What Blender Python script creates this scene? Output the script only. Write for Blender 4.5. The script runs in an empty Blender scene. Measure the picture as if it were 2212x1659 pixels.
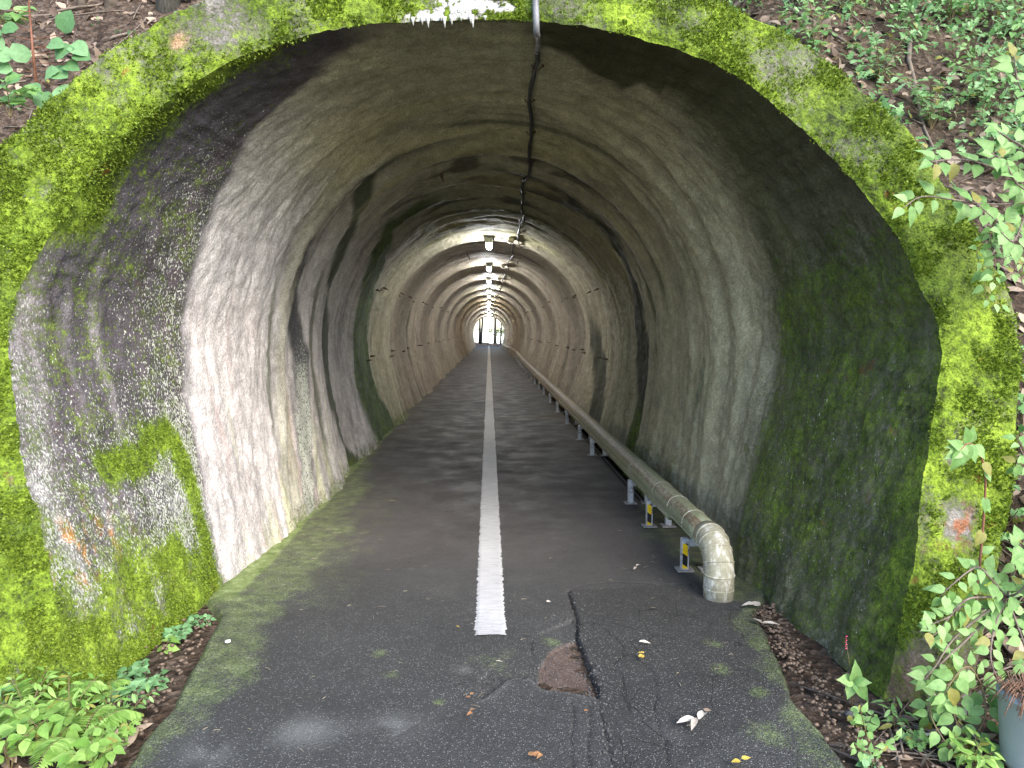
import bpy, math, random
from mathutils import Vector, Matrix
import numpy as np
S = bpy.context.scene
random.seed(7); rng = np.random.default_rng(7)
R = math.radians
# ------------------------------------------------------------------ camera, sky, sun, exposure
cam_d = bpy.data.cameras.new('camera'); cam = bpy.data.objects.new('camera', cam_d)
S.collection.objects.link(cam); S.camera = cam
cam.location = (0, 0, 1.48); cam.rotation_euler = (R(90 - 4.53), 0, R(-1.86))
cam_d.sensor_width = 36; cam_d.lens = 1534 / 2212 * 36; cam_d.clip_start = 0.05; cam_d.clip_end = 6000
SUN_ELEV, SUN_AZ = R(36), R(148)          # azimuth measured clockwise from +Y: behind the viewer, to the right
W = bpy.data.worlds.new('World'); S.world = W; W.use_nodes = True
nt = W.node_tree; nt.nodes.clear()
sky = nt.nodes.new('ShaderNodeTexSky'); sky.sky_type = 'NISHITA'; sky.sun_disc = False
sky.sun_elevation = SUN_ELEV; sky.sun_rotation = SUN_AZ; sky.air_density = 1.0; sky.dust_density = 0.7; sky.ozone_density = 1.0
bg = nt.nodes.new('ShaderNodeBackground'); bg.inputs[1].default_value = 0.15
wo = nt.nodes.new('ShaderNodeOutputWorld')
nt.links.new(sky.outputs[0], bg.inputs[0]); nt.links.new(bg.outputs[0], wo.inputs[0])
sd = bpy.data.lights.new('sun', 'SUN'); sun = bpy.data.objects.new('sun', sd); S.collection.objects.link(sun)
sd.energy = 1.8; sd.angle = R(40); sd.color = (1.0, 0.92, 0.80)
_d = Vector((math.sin(SUN_AZ) * math.cos(SUN_ELEV), math.cos(SUN_AZ) * math.cos(SUN_ELEV), math.sin(SUN_ELEV)))
sun.rotation_euler = _d.to_track_quat('Z', 'Y').to_euler(); sun.location = (6, -6, 12)
S.view_settings.view_transform = 'Standard'; S.view_settings.look = 'None'
S.view_settings.exposure = 1.85; S.view_settings.gamma = 1.0; S.view_settings.use_curve_mapping = False
LAMP_E = 210.0
try:
    S.cycles.max_bounces = 8; S.cycles.diffuse_bounces = 5; S.cycles.use_denoising = True
except Exception: pass
import math, random
import numpy as np

# ------------------------------------------------------------------ surveyed geometry
CAMH = 1.48
FPX = 1534.0                       # focal length in survey units (2212 wide)
PITCH = math.radians(4.53); YAW = math.radians(1.86)

def ray(px, py):
    a = (px - 1106.0) / FPX; b = (829.5 - py) / FPX
    y1 = math.cos(PITCH) + b * math.sin(PITCH); z1 = -math.sin(PITCH) + b * math.cos(PITCH)
    c, s = math.cos(YAW), math.sin(YAW)
    return np.array([a * c + y1 * s, -a * s + y1 * c, z1])

def G(px, py, z=0.0):               # point on a level plane
    d = ray(px, py); t = (z - CAMH) / d[2]
    return np.array([d[0] * t, d[1] * t, z])

def AT(px, py, Y):                  # point at distance Y
    d = ray(px, py); t = Y / d[1]
    return np.array([d[0] * t, Y, CAMH + d[2] * t])

# the portal stands on a plane that leans back into the hill
PA, PB = 2.74, 0.28
def PORTAL(px, py):
    d = ray(px, py)
    t = (PA + PB * CAMH) / (d[1] - PB * d[2])
    return np.array([d[0] * t, d[1] * t, CAMH + d[2] * t])

INNER = [(165,1575),(150,1450),(128,1330),(105,1220),(79,1110),(51,1012),(40,926),(28,850),(19,770),(17,711),(27,660),(42,619),(62,584),(85,547),
 (118,495),(154,444),(191,376),(253,308),(359,219),(444,164),(513,126),(580,101),(650,79),(752,58),(830,50),(900,46),(985,43),(1071,42),(1156,46),(1220,52),(1276,58),
 (1350,73),(1413,92),(1485,115),(1576,154),(1695,246),(1798,342),(1866,417),(1928,496),(1962,560),(1989,625),(2020,684),(2034,738),(2032,790),(2016,899),
 (2003,984),(1989,1070),(1982,1150),(1972,1229),(1950,1320),(1934,1400),(1924,1454),(1908,1516)]
OUTER = [(-110,1585),(-130,1450),(-160,1300),(-185,1160),(-205,1050),(-220,950),(-228,870),(-232,790),(-232,720),(-228,660),(-220,610),(-208,560),(-190,510),(-165,465),
 (-128,420),(-80,370),(0,308),(60,245),(188,133),(270,80),(376,20),(450,-12),(540,-45),(700,-90),(800,-105),(890,-115),(985,-120),(1075,-120),(1170,-112),(1250,-98),(1320,-80),
 (1400,-53),(1470,-28),(1560,6),(1695,65),(1830,158),(1958,270),(2040,375),(2112,490),(2150,560),(2184,625),(2205,694),(2217,750),(2217,810),(2208,900),
 (2200,984),(2190,1070),(2182,1150),(2170,1229),(2150,1320),(2130,1400),(2118,1454),(2100,1516)]
PI_ = np.array([PORTAL(*p) for p in INNER]); PO_ = np.array([PORTAL(*p) for p in OUTER])

def catmull(P, n):
    P = np.asarray(P, float); m = len(P)
    Q = np.vstack([2*P[0]-P[1], P, 2*P[-1]-P[-2]])
    t = np.linspace(0, m-1, n); i = np.minimum(t.astype(int), m-2); f = (t-i)[:,None]
    a, b, c, d = Q[i], Q[i+1], Q[i+2], Q[i+3]
    return 0.5*((2*b)+(-a+c)*f+(2*a-5*b+4*c-d)*f*f+(-a+3*b-3*c+d)*f**3)

def arclen(P):
    return np.concatenate([[0], np.cumsum(np.linalg.norm(np.diff(P, axis=0), axis=1))])

YK = [0, 3.0, 4.0, 5.5, 7, 9, 12, 30, 45, 56, 60]
WK = [1.90, 1.80, 1.68, 1.60, 1.66, 1.72, 1.76, 1.70, 1.50, 1.34, 1.34]
BK = [1.52, 1.50, 1.47, 1.46, 1.47, 1.50, 1.48, 1.35, 1.22, 1.14, 1.14]
HK = [3.05, 3.03, 3.03, 3.02, 3.03, 3.03, 3.04, 3.03, 2.90, 2.48, 2.48]

def prof(y, n=160):                 # dense horseshoe outline at depth y
    W, B, H = np.interp(y, YK, WK), np.interp(y, YK, BK), np.interp(y, YK, HK)
    zm = 0.42 * H
    zz = np.linspace(-0.06, zm, n // 4, endpoint=False)
    lx = W - (W - B) * np.clip(1 - zz / zm, 0, 1.1) ** 1.6
    a = np.linspace(0, math.pi, n // 2)
    X = np.concatenate([-lx, -W * np.cos(a), lx[::-1]])
    Z = np.concatenate([zz, zm + (H - zm) * np.sin(a) ** 0.95, zz[::-1]])
    return np.stack([X, Z], 1)

def ring_at(y, U):
    P = prof(y); s = arclen(P); s /= s[-1]
    return np.stack([np.interp(U, s, P[:, 0]), np.interp(U, s, P[:, 1])], 1)

def edge_at(curve, U):
    C = catmull(curve, 900); s = arclen(C); s /= s[-1]
    return np.stack([np.interp(U, s, C[:, k]) for k in range(3)], 1)

# ---- noise on arrays
def _h(i, j, k, seed):
    n = (i.astype(np.int64) * 374761393 + j.astype(np.int64) * 668265263 + k.astype(np.int64) * 2147483647 + seed * 144665) & 0xffffffff
    n = ((n ^ (n >> 13)) * 1274126177) & 0xffffffff
    n = ((n ^ (n >> 15)) * 2246822519) & 0xffffffff
    return ((n ^ (n >> 16)) & 0xffffff) / float(0xffffff)

def vn(x, y, z=None, seed=0):
    x = np.asarray(x, float); y = np.asarray(y, float) + 0 * x
    z = 0 * x + 0.37 if z is None else np.asarray(z, float) + 0 * x
    i, j, k = np.floor(x), np.floor(y), np.floor(z)
    u, v, w = x - i, y - j, z - k
    u = u*u*(3-2*u); v = v*v*(3-2*v); w = w*w*(3-2*w)
    r = 0
    for a in (0, 1):
        for b in (0, 1):
            for c in (0, 1):
                r = r + _h(i+a, j+b, k+c, seed) * (u if a else 1-u) * (v if b else 1-v) * (w if c else 1-w)
    return r

def fbm(x, y, z=None, o=4, seed=0, g=0.5):
    r, amp, t = 0, 1.0, 0.0
    for q in range(o):
        s = 2.03 ** q
        r = r + amp * vn(np.asarray(x)*s, np.asarray(y)*s, None if z is None else np.asarray(z)*s, seed + q*17)
        t += amp; amp *= g
    return r / t

def sst(a, b, x):
    t = np.clip((x - a) / (b - a), 0, 1); return t * t * (3 - 2 * t)

LAMPS = [11.2, 16.2, 20.9, 25.8, 30.6, 35.4, 40.2, 45.0, 49.9, 54.4]
YEND = 56.0
def rib(y):                         # sprayed concrete swelling over the steel ribs
    y = np.asarray(y, float)
    ph = np.interp(y, [3.0, 6.4, 8.7] + [l + 0.25 for l in LAMPS], [-1.5, 0, 1] + [2 + 2*i for i in range(len(LAMPS))])
    a = 0.5 + 0.5 * np.cos(2 * np.pi * ph)
    amp = sst(5.0, 8.5, y) * 0.10
    big = 0.5 + 0.5 * np.cos(np.pi * ph)
    return amp * (0.55 * a ** 1.3 + 0.45 * big * a)

def lining(U, V_y):
    """U (n,), V_y (m,) nominal depths beyond the portal edge -> (m,n,3) smooth surface, blended into the traced edge."""
    P0 = edge_at(PI_, U)
    out = np.zeros((len(V_y), len(U), 3)); YB = 5.2
    for r, yv in enumerate(V_y):
        if yv <= YB:
            v = (yv - V_y[0]) / (YB - V_y[0])
            y = P0[:, 1] + (YB - P0[:, 1]) * v
            W = np.interp(y, YK, WK)
            R = ring_at(yv * 0.5 + 2.6 * 0.5 + 0.5 * 0, U) if False else ring_at(float(np.mean(y)), U)
            k = 1 - v; k = k * k * (3 - 2 * k) if v > 0 else 1.0
            R0 = ring_at(float(np.mean(P0[:, 1])), U)
            out[r, :, 0] = R[:, 0] + (P0[:, 0] - R0[:, 0]) * k
            out[r, :, 1] = y
            out[r, :, 2] = R[:, 1] + (P0[:, 2] - R0[:, 1]) * k
        else:
            R = ring_at(yv, U)
            out[r, :, 0] = R[:, 0]; out[r, :, 1] = yv; out[r, :, 2] = R[:, 1]
    return out

def project(P):
    c, s = math.cos(YAW), math.sin(YAW)
    x, y, z = P[..., 0], P[..., 1], P[..., 2] - CAMH
    x2 = x * c - y * s; y2 = x * s + y * c
    fw = y2 * math.cos(PITCH) - z * math.sin(PITCH); up = y2 * math.sin(PITCH) + z * math.cos(PITCH)
    return np.stack([1106 + FPX * x2 / fw, 829.5 - FPX * up / fw], -1)

# ------------------------------------------------------------------ object helpers
def mesh(name, V, F, mat=None, parent=None, smooth=True, col=None, aux=None):
    me = bpy.data.meshes.new(name); V = np.asarray(V, np.float32).reshape(-1, 3)
    if isinstance(F, np.ndarray) and F.ndim == 2:
        n, k = F.shape
        me.vertices.add(len(V)); me.vertices.foreach_set('co', V.ravel())
        me.loops.add(n * k); me.loops.foreach_set('vertex_index', F.astype(np.int32).ravel())
        me.polygons.add(n); me.polygons.foreach_set('loop_start', np.arange(0, n * k, k, dtype=np.int32))
        try: me.polygons.foreach_set('loop_total', np.full(n, k, np.int32))
        except Exception: pass
        me.update(calc_edges=True)
    else:
        me.from_pydata(V.tolist(), [], [list(map(int, f)) for f in F]); me.update()
    me.validate()
    if smooth: me.polygons.foreach_set('use_smooth', np.ones(len(me.polygons), bool))
    for nm, c in (('Col', col), ('Aux', aux)):
        if c is not None:
            a = me.color_attributes.new(nm, 'FLOAT_COLOR', 'POINT')
            cc = np.ones((len(V), 4), np.float32); cc[:, :3] = c; a.data.foreach_set('color', cc.ravel())
    if mat: me.materials.append(mat)
    o = bpy.data.objects.new(name, me); S.collection.objects.link(o)
    if parent: o.parent = parent
    return o

def tag(o, label=None, cat=None, group=None, kind=None):
    if label: o['label'] = label
    if cat: o['category'] = cat
    if group: o['group'] = group
    if kind: o['kind'] = kind
    return o

def empty(name, loc, label, cat, group=None):
    o = bpy.data.objects.new(name, None); S.collection.objects.link(o); o.location = loc; o.empty_display_size = 0.1
    return tag(o, label, cat, group)

def gridF(m, n, off=0):
    i = np.arange(m * n).reshape(m, n) + off
    return np.stack([i[:-1, :-1], i[:-1, 1:], i[1:, 1:], i[1:, :-1]], -1).reshape(-1, 4)

class MB:                           # collects boxes and tubes into one mesh
    def __init__(s): s.V = []; s.F = []
    def add(s, V, F):
        o = len(s.V); s.V += [tuple(v) for v in V]; s.F += [[i + o for i in f] for f in F]
    def box(s, c, d, rot=None, bev=0.0):
        hx, hy, hz = d[0]/2, d[1]/2, d[2]/2
        if bev <= 0:
            V = [Vector((x*hx, y*hy, z*hz)) for z in (-1, 1) for y in (-1, 1) for x in (-1, 1)]
            F = [[0,2,3,1],[4,5,7,6],[0,1,5,4],[2,6,7,3],[0,4,6,2],[1,3,7,5]]
        else:                       # octagonal outline in xy, with chamfered top and bottom
            b = bev; V = []; F = []
            for (z, i) in ((-hz, b), (-hz + b, 0), (hz - b, 0), (hz, b)):
                X, Y = hx - i, hy - i
                V += [Vector(p) for p in ((-X+b,-Y,z),(X-b,-Y,z),(X,-Y+b,z),(X,Y-b,z),(X-b,Y,z),(-X+b,Y,z),(-X,Y-b,z),(-X,-Y+b,z))]
            for r in range(3):
                for k in range(8):
                    a = r*8+k; c2 = r*8+(k+1) % 8; F.append([a, c2, c2+8, a+8])
            F += [list(range(7, -1, -1)), list(range(24, 32))]
        M = rot if rot is not None else Matrix.Identity(3)
        s.add([M @ v + Vector(c) for v in V], F)
    def tube(s, P, r, n=8, cap=True):
        P = [Vector(p) for p in P]; rr = r if isinstance(r, (list, tuple, np.ndarray)) else [r]*len(P)
        V = []; F = []; up = None
        for i, p in enumerate(P):
            t = (P[min(i+1, len(P)-1)] - P[max(i-1, 0)])
            if t.length < 1e-9: t = Vector((0, 0, 1))
            t.normalize()
            if up is None: up = t.orthogonal().normalized()
            else:
                up = up - t * up.dot(t)
                up = up.normalized() if up.length > 1e-6 else t.orthogonal().normalized()
            b = t.cross(up)
            for k in range(n):
                a = 2*math.pi*k/n; V.append(p + (up*math.cos(a) + b*math.sin(a)) * rr[i])
        for i in range(len(P)-1):
            for k in range(n):
                a = i*n+k; c = i*n+(k+1) % n; F.append([a, c, c+n, a+n])
        if cap: F += [list(range(n-1, -1, -1)), [len(V)-n+k for k in range(n)]]
        s.add(V, F)
    def build(s, name, mat, parent=None, smooth=False):
        return mesh(name, s.V, s.F, mat, parent, smooth)

# ------------------------------------------------------------------ node helpers
class NT:
    def __init__(s, name):
        s.m = bpy.data.materials.new(name); s.m.use_nodes = True; s.t = s.m.node_tree
        s.b = s.t.nodes['Principled BSDF']; s.out = s.t.nodes['Material Output']
        s.co = s.t.nodes.new('ShaderNodeTexCoord').outputs['Object']
    def n(s, typ, **k):
        d = s.t.nodes.new(typ)
        for a, v in k.items(): setattr(d, a, v)
        return d
    def l(s, a, b): s.t.links.new(a, b)
    def setin(s, sock, v):
        if hasattr(v, 'default_value') or hasattr(v, 'links'): s.l(v, sock)
        else: sock.default_value = v
    def noise(s, scale, detail=4, rough=0.55, vec=None, dist=0.0):
        d = s.n('ShaderNodeTexNoise'); s.l(vec or s.co, d.inputs['Vector'])
        d.inputs['Scale'].default_value = scale; d.inputs['Detail'].default_value = detail
        d.inputs['Roughness'].default_value = rough; d.inputs['Distortion'].default_value = dist
        return d.outputs['Fac']
    def voro(s, scale, feat='F1', vec=None, out='Distance', rnd=1.0):
        d = s.n('ShaderNodeTexVoronoi', feature=feat); s.l(vec or s.co, d.inputs['Vector'])
        d.inputs['Scale'].default_value = scale; d.inputs['Randomness'].default_value = rnd
        return d.outputs[out]
    def stretch(s, sx, sy, sz):
        d = s.n('ShaderNodeMapping'); s.l(s.co, d.inputs[0]); d.inputs['Scale'].default_value = (sx, sy, sz); return d.outputs[0]
    def ramp(s, fac, stops):
        d = s.n('ShaderNodeValToRGB'); s.l(fac, d.inputs[0]); e = d.color_ramp.elements
        while len(e) < len(stops): e.new(0.5)
        for q, (p, c) in zip(e, stops):
            q.position = p; q.color = (c, c, c, 1) if isinstance(c, (int, float)) else (*c, 1)
        return d.outputs[0]
    def math(s, op, a, b=0.0, c=0.0, clamp=False):
        d = s.n('ShaderNodeMath', operation=op, use_clamp=clamp)
        for i, v in enumerate((a, b, c)): s.setin(d.inputs[i], v)
        return d.outputs[0]
    def mix(s, f, a, b, mode='MIX'):
        d = s.n('ShaderNodeMix', data_type='RGBA', blend_type=mode)
        s.setin(d.inputs[0], f)
        for i, v in ((6, a), (7, b)):
            if isinstance(v, tuple): d.inputs[i].default_value = (*v, 1)
            else: s.l(v, d.inputs[i])
        return d.outputs[2]
    def attr(s, name):
        d = s.n('ShaderNodeAttribute', attribute_name=name); return d.outputs['Color']
    def sep(s, c):
        d = s.n('ShaderNodeSeparateColor'); s.l(c, d.inputs[0]); return d.outputs
    def bump(s, h, st, dist=0.01, prev=None):
        d = s.n('ShaderNodeBump'); d.inputs['Strength'].default_value = st; d.inputs['Distance'].default_value = dist
        s.l(h, d.inputs['Height'])
        if prev is not None: s.l(prev, d.inputs['Normal'])
        return d.outputs[0]
    def done(s, col, rough=0.8, nrm=None, metal=0.0, spec=None):
        if isinstance(col, tuple): s.b.inputs['Base Color'].default_value = (*col, 1)
        else: s.l(col, s.b.inputs['Base Color'])
        s.setin(s.b.inputs['Roughness'], rough); s.b.inputs['Metallic'].default_value = metal
        if spec is not None: s.setin(s.b.inputs['Specular IOR Level'], spec)
        if nrm is not None: s.l(nrm, s.b.inputs['Normal'])
        return s.m

def mat_concrete(name, lumps=1.0):
    """Sprayed / mossy concrete: 'Col' is the stain map, 'Aux' = moss, white lichen speckle, moss darkening."""
    m = NT(name); col = m.attr('Col'); ax = m.sep(m.attr('Aux'))
    fine = m.noise(70, 4, 0.7); med = m.noise(14, 4, 0.6); grain = m.noise(170, 2, 0.6)
    c = m.mix(1.0, col, m.ramp(fine, [(0.30, 0.66), (0.50, 1.0), (0.72, 1.28)]), 'MULTIPLY')
    c = m.mix(1.0, c, m.ramp(med, [(0.30, 0.80), (0.55, 1.02), (0.75, 1.2)]), 'MULTIPLY')
    c = m.mix(1.0, c, m.ramp(m.voro(80), [(0.15, 1.08), (0.55, 0.90)]), 'MULTIPLY')
    sp = m.noise(120, 2, 0.5, vec=m.stretch(1, 1, 0.5)); sp2 = m.noise(22, 2, 0.5, vec=m.stretch(1, 1, 0.4))
    sfac = m.math('ADD', m.math('MULTIPLY', ax[1], 0.42), m.math('ADD', sp, m.math('MULTIPLY', sp2, 0.25)))
    # moss
    mn = m.noise(34, 6, 0.78); mm = m.noise(6, 4, 0.65)
    mf = m.math('ADD', m.math('MULTIPLY', ax[0], 1.0), m.math('MULTIPLY', m.math('SUBTRACT', m.math('ADD', m.math('MULTIPLY', mn, 0.62), m.math('MULTIPLY', mm, 0.38)), 0.5), 2.5))
    mask = m.ramp(mf, [(0.30, 0.0), (0.50, 0.55), (0.74, 1.0)])
    tint = m.math('ADD', m.math('MULTIPLY', m.noise(3.2, 4, 0.7), 0.5), m.math('MULTIPLY', m.noise(22, 4, 0.75), 0.5)); tuft = m.math('ADD', m.math('MULTIPLY', m.noise(38, 6, 0.85), 0.8), m.math('MULTIPLY', m.voro(90), 0.2))
    mc = m.ramp(tint, [(0.38, (0.045, 0.062, 0.012)), (0.47, (0.125, 0.19, 0.014)), (0.60, (0.25, 0.345, 0.033))])
    mc = m.mix(1.0, mc, m.ramp(tuft, [(0.34, 0.20), (0.45, 0.85), (0.58, 1.5)]), 'MULTIPLY')
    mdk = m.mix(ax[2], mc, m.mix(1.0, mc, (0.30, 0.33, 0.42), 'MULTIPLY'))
    red = m.noise(4.4, 4, 0.6); rust = m.ramp(red, [(0.655, 0.0), (0.71, 0.8)])
    mdk = m.mix(rust, mdk, (0.20, 0.065, 0.02))
    c = m.mix(mask, c, mdk)
    wet_ = m.noise(5.5, 5, 0.7, vec=m.stretch(1, 1, 0.6)); c = m.mix(1.0, c, m.ramp(wet_, [(0.35, 0.78), (0.5, 1.0), (0.62, 1.12)]), 'MULTIPLY')
    c = m.mix(m.ramp(sfac, [(0.94, 0.0), (1.03, 0.85)]), c, (0.55, 0.56, 0.48))
    pop = m.voro(80); h = m.math('ADD', m.math('MULTIPLY', fine, 0.5), m.math('ADD', m.math('MULTIPLY', pop, 0.30), m.math('MULTIPLY', grain, 0.25)))
    b = m.bump(h, 0.9, 0.013 * lumps)
    b = m.bump(m.math('MULTIPLY', m.math('MULTIPLY', tuft, mask), 1.0), 0.9, 0.014, b)
    rough = m.math('SUBTRACT', 0.92, m.math('MULTIPLY', ax[2], 0.30))
    return m.done(c, rough, b, spec=0.3)

def mat_asphalt():
    m = NT('asphalt'); col = m.attr('Col'); ax = m.sep(m.attr('Aux'))     # aux: moss, coarse aggregate, fine cracks
    g = m.noise(150, 3, 0.75); g2 = m.voro(150, out='Color'); v = m.voro(150)
    gs = m.sep(g2)[0]
    c = m.mix(1.0, col, m.ramp(g, [(0.3, 0.55), (0.5, 1.0), (0.7, 1.5)]), 'MULTIPLY')
    st = m.math('MULTIPLY', m.math('GREATER_THAN', gs, 0.80), m.math('LESS_THAN', v, 0.38))
    c = m.mix(m.math('MULTIPLY', st, m.math('MULTIPLY', ax[1], 0.75)), c, (0.24, 0.235, 0.225))
    c = m.mix(1.0, c, m.ramp(m.noise(1.7, 5, 0.6), [(0.3, 0.84), (0.5, 1.0), (0.7, 1.16)]), 'MULTIPLY')
    cr = m.voro(5.5, 'DISTANCE_TO_EDGE'); wob = m.noise(9, 4, 0.7)
    crk = m.math('MULTIPLY', m.math('LESS_THAN', m.math('ADD', cr, m.math('MULTIPLY', wob, 0.03)), 0.021), ax[2])
    c = m.mix(crk, c, (0.012, 0.011, 0.010))
    mn = m.noise(75, 6, 0.82); mm = m.noise(8, 4, 0.65)
    mf = m.math('ADD', ax[0], m.math('MULTIPLY', m.math('SUBTRACT', m.math('ADD', m.math('MULTIPLY', mn, 0.7), m.math('MULTIPLY', mm, 0.3)), 0.5), 1.7))
    mask = m.ramp(mf, [(0.52, 0.0), (0.92, 1.0)])
    mc = m.ramp(m.noise(14, 3, 0.6), [(0.3, (0.10, 0.15, 0.035)), (0.5, (0.19, 0.25, 0.08)), (0.7, (0.32, 0.39, 0.17))])
    mc = m.mix(1.0, mc, m.ramp(g, [(0.3, 0.5), (0.6, 1.2)]), 'MULTIPLY')
    c = m.mix(m.math('MULTIPLY', mask, 0.9), c, mc)
    b = m.bump(m.math('ADD', m.math('MULTIPLY', g, 0.5), m.math('MULTIPLY', m.math('MULTIPLY', m.math('SUBTRACT', 1.0, v), ax[1]), 0.6)), 0.9, 0.006)
    b = m.bump(m.math('MULTIPLY', m.math('SUBTRACT', 1.0, crk), 1.0), 0.6, 0.01, b)
    return m.done(c, m.ramp(m.noise(3, 4, 0.6), [(0.35, 0.55), (0.65, 0.85)]), b, spec=0.35)

def mat_paint():
    m = NT('road_paint'); col = m.attr('Col')
    g = m.noise(130, 3, 0.7); w = m.noise(20, 4, 0.7, vec=m.stretch(0.4, 3, 1))
    c = m.mix(1.0, col, m.ramp(w, [(0.32, 0.70), (0.5, 0.95), (0.7, 1.05)]), 'MULTIPLY')
    c = m.mix(m.ramp(m.noise(60, 3, 0.6), [(0.66, 0.0), (0.72, 0.7)]), c, (0.16, 0.155, 0.15))
    return m.done(c, 0.7, m.bump(g, 0.6, 0.004))

def mat_soil():
    m = NT('leaf_mould_soil')
    a = m.noise(5, 5, 0.65); b = m.noise(45, 4, 0.7); v = m.voro(26, out='Color')
    c = m.ramp(a, [(0.3, (0.018, 0.013, 0.010)), (0.5, (0.065, 0.047, 0.034)), (0.7, (0.125, 0.095, 0.07))])
    c = m.mix(0.45, c, m.ramp(m.sep(v)[0], [(0.0, (0.02, 0.013, 0.009)), (0.5, (0.12, 0.075, 0.05)), (1.0, (0.24, 0.18, 0.14))]))
    c = m.mix(1.0, c, m.ramp(b, [(0.3, 0.45), (0.7, 1.5)]), 'MULTIPLY')
    return m.done(c, 0.95, m.bump(m.math('ADD', b, m.voro(26)), 1.0, 0.03), spec=0.2)

def mat_leaf(name, a, b, trans=0.35, brown=0.0):
    m = NT(name)
    g = m.n('ShaderNodeNewGeometry').outputs['Random Per Island']
    c = m.ramp(g, [(0.0, a), (0.55, tuple((x+y)/2 for x, y in zip(a, b))), (1.0, b)])
    if brown > 0:
        r2 = m.math('FRACT', m.math('MULTIPLY', g, 17.31))
        c = m.mix(m.math('MULTIPLY', m.math('GREATER_THAN', r2, 1 - brown), 0.8), c, (0.30, 0.24, 0.05))
    c = m.mix(1.0, c, m.ramp(m.noise(60, 3, 0.6), [(0.3, 0.8), (0.7, 1.15)]), 'MULTIPLY')
    m.done(c, 0.5, m.bump(m.noise(120, 2, 0.5), 0.4, 0.002), spec=0.35)
    tr = m.n('ShaderNodeBsdfTranslucent'); m.l(c, tr.inputs[0])
    mx = m.n('ShaderNodeMixShader'); mx.inputs[0].default_value = trans
    m.l(m.b.outputs[0], mx.inputs[1]); m.l(tr.outputs[0], mx.inputs[2]); m.l(mx.outputs[0], m.out.inputs[0])
    return m.m

def mat_plain(name, a, b, scale=30, rough=0.6, metal=0.0, bump=0.3, spot=None):
    m = NT(name); n = m.noise(scale, 5, 0.65)
    c = m.ramp(n, [(0.32, a), (0.68, b)])
    if spot: c = m.mix(m.ramp(m.noise(scale * 0.6, 5, 0.75), [(0.56, 0.0), (0.62, 0.85)]), c, spot)
    return m.done(c, rough, m.bump(m.noise(scale * 4, 3, 0.6), bump, 0.004), metal)

def mat_emit(name, col, e):
    m = NT(name); m.done((0.8, 0.8, 0.8), 0.4)
    m.b.inputs['Emission Color'].default_value = (*col, 1); m.b.inputs['Emission Strength'].default_value = e
    return m.m

def mat_pipe():
    """Galvanised lagging: green algae film on the upper side, rust streaks running along the seam, white lime near the foot."""
    m = NT('lagged_pipe'); co = m.n('ShaderNodeSeparateXYZ'); m.l(m.co, co.inputs[0])
    n = m.noise(28, 5, 0.7); big = m.noise(2.2, 3, 0.6)
    gal = m.ramp(n, [(0.3, (0.20, 0.19, 0.155)), (0.6, (0.34, 0.32, 0.27))])
    alg = m.ramp(n, [(0.3, (0.15, 0.165, 0.085)), (0.65, (0.27, 0.285, 0.17))])
    dust = m.ramp(n, [(0.3, (0.22, 0.17, 0.10)), (0.65, (0.34, 0.27, 0.17))])
    far = m.ramp(m.math('MULTIPLY', co.outputs['Y'], 0.05, clamp=True), [(0.28, 0.0), (0.55, 1.0)])
    c = m.mix(m.ramp(big, [(0.3, 0.6), (0.6, 1.0)]), gal, m.mix(far, alg, dust))
    sm = m.noise(7, 4, 0.7, vec=m.stretch(6, 5, 6))
    low = m.ramp(co.outputs['X'], [(0.0, 0.0), (1.0, 0.0)])
    seam = m.math('MULTIPLY', m.math('LESS_THAN', co.outputs['X'], 1.232), m.math('GREATER_THAN', co.outputs['X'], 1.19))
    up = m.math('GREATER_THAN', co.outputs['Z'], 0.262)
    rf = m.math('MULTIPLY', m.math('MULTIPLY', seam, up), m.ramp(sm, [(0.42, 0.0), (0.52, 0.8)]))
    c = m.mix(rf, c, (0.12, 0.065, 0.04))
    return m.done(c, 0.62, m.bump(n, 0.35, 0.004), 0.0)

def mat_elbow():
    m = NT('limed_galvanised_elbow'); co = m.n('ShaderNodeSeparateXYZ'); m.l(m.co, co.inputs[0])
    n = m.noise(40, 5, 0.75); v = m.noise(24, 5, 0.7, vec=m.stretch(1, 1, 0.5))
    c = m.ramp(n, [(0.3, (0.22, 0.20, 0.13)), (0.65, (0.36, 0.34, 0.25))])
    hz = m.math('SUBTRACT', 0.62, m.math('MULTIPLY', co.outputs['Z'], 0.75))
    c = m.mix(m.ramp(m.math('ADD', v, m.math('MULTIPLY', hz, 0.35)), [(0.66, 0.0), (0.80, 0.85)]), c, (0.66, 0.63, 0.58))
    return m.done(c, 0.75, m.bump(n, 0.5, 0.004))

def mat_chevron():
    m = NT('black_yellow_reflective_tape'); co = m.n('ShaderNodeSeparateXYZ'); m.l(m.co, co.inputs[0])
    t = m.math('ADD', m.math('MULTIPLY', co.outputs['Z'], 7.4), m.math('MULTIPLY', co.outputs['X'], 5.0))
    f = m.math('GREATER_THAN', m.math('FRACT', m.math('ADD', t, 0.12)), 0.5)
    c = m.mix(f, (0.012, 0.012, 0.014), (0.82, 0.52, 0.01))
    c = m.mix(m.ramp(m.noise(160, 3, 0.7), [(0.60, 0.0), (0.68, 0.7)]), c, (0.06, 0.05, 0.03))
    return m.done(c, 0.4)

def mat_bark(name, a, b):
    m = NT(name); n = m.noise(9, 6, 0.7, vec=m.stretch(4, 4, 0.8))
    return m.done(m.ramp(n, [(0.3, a), (0.7, b)]), 0.9, m.bump(n, 1.0, 0.03))

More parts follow.
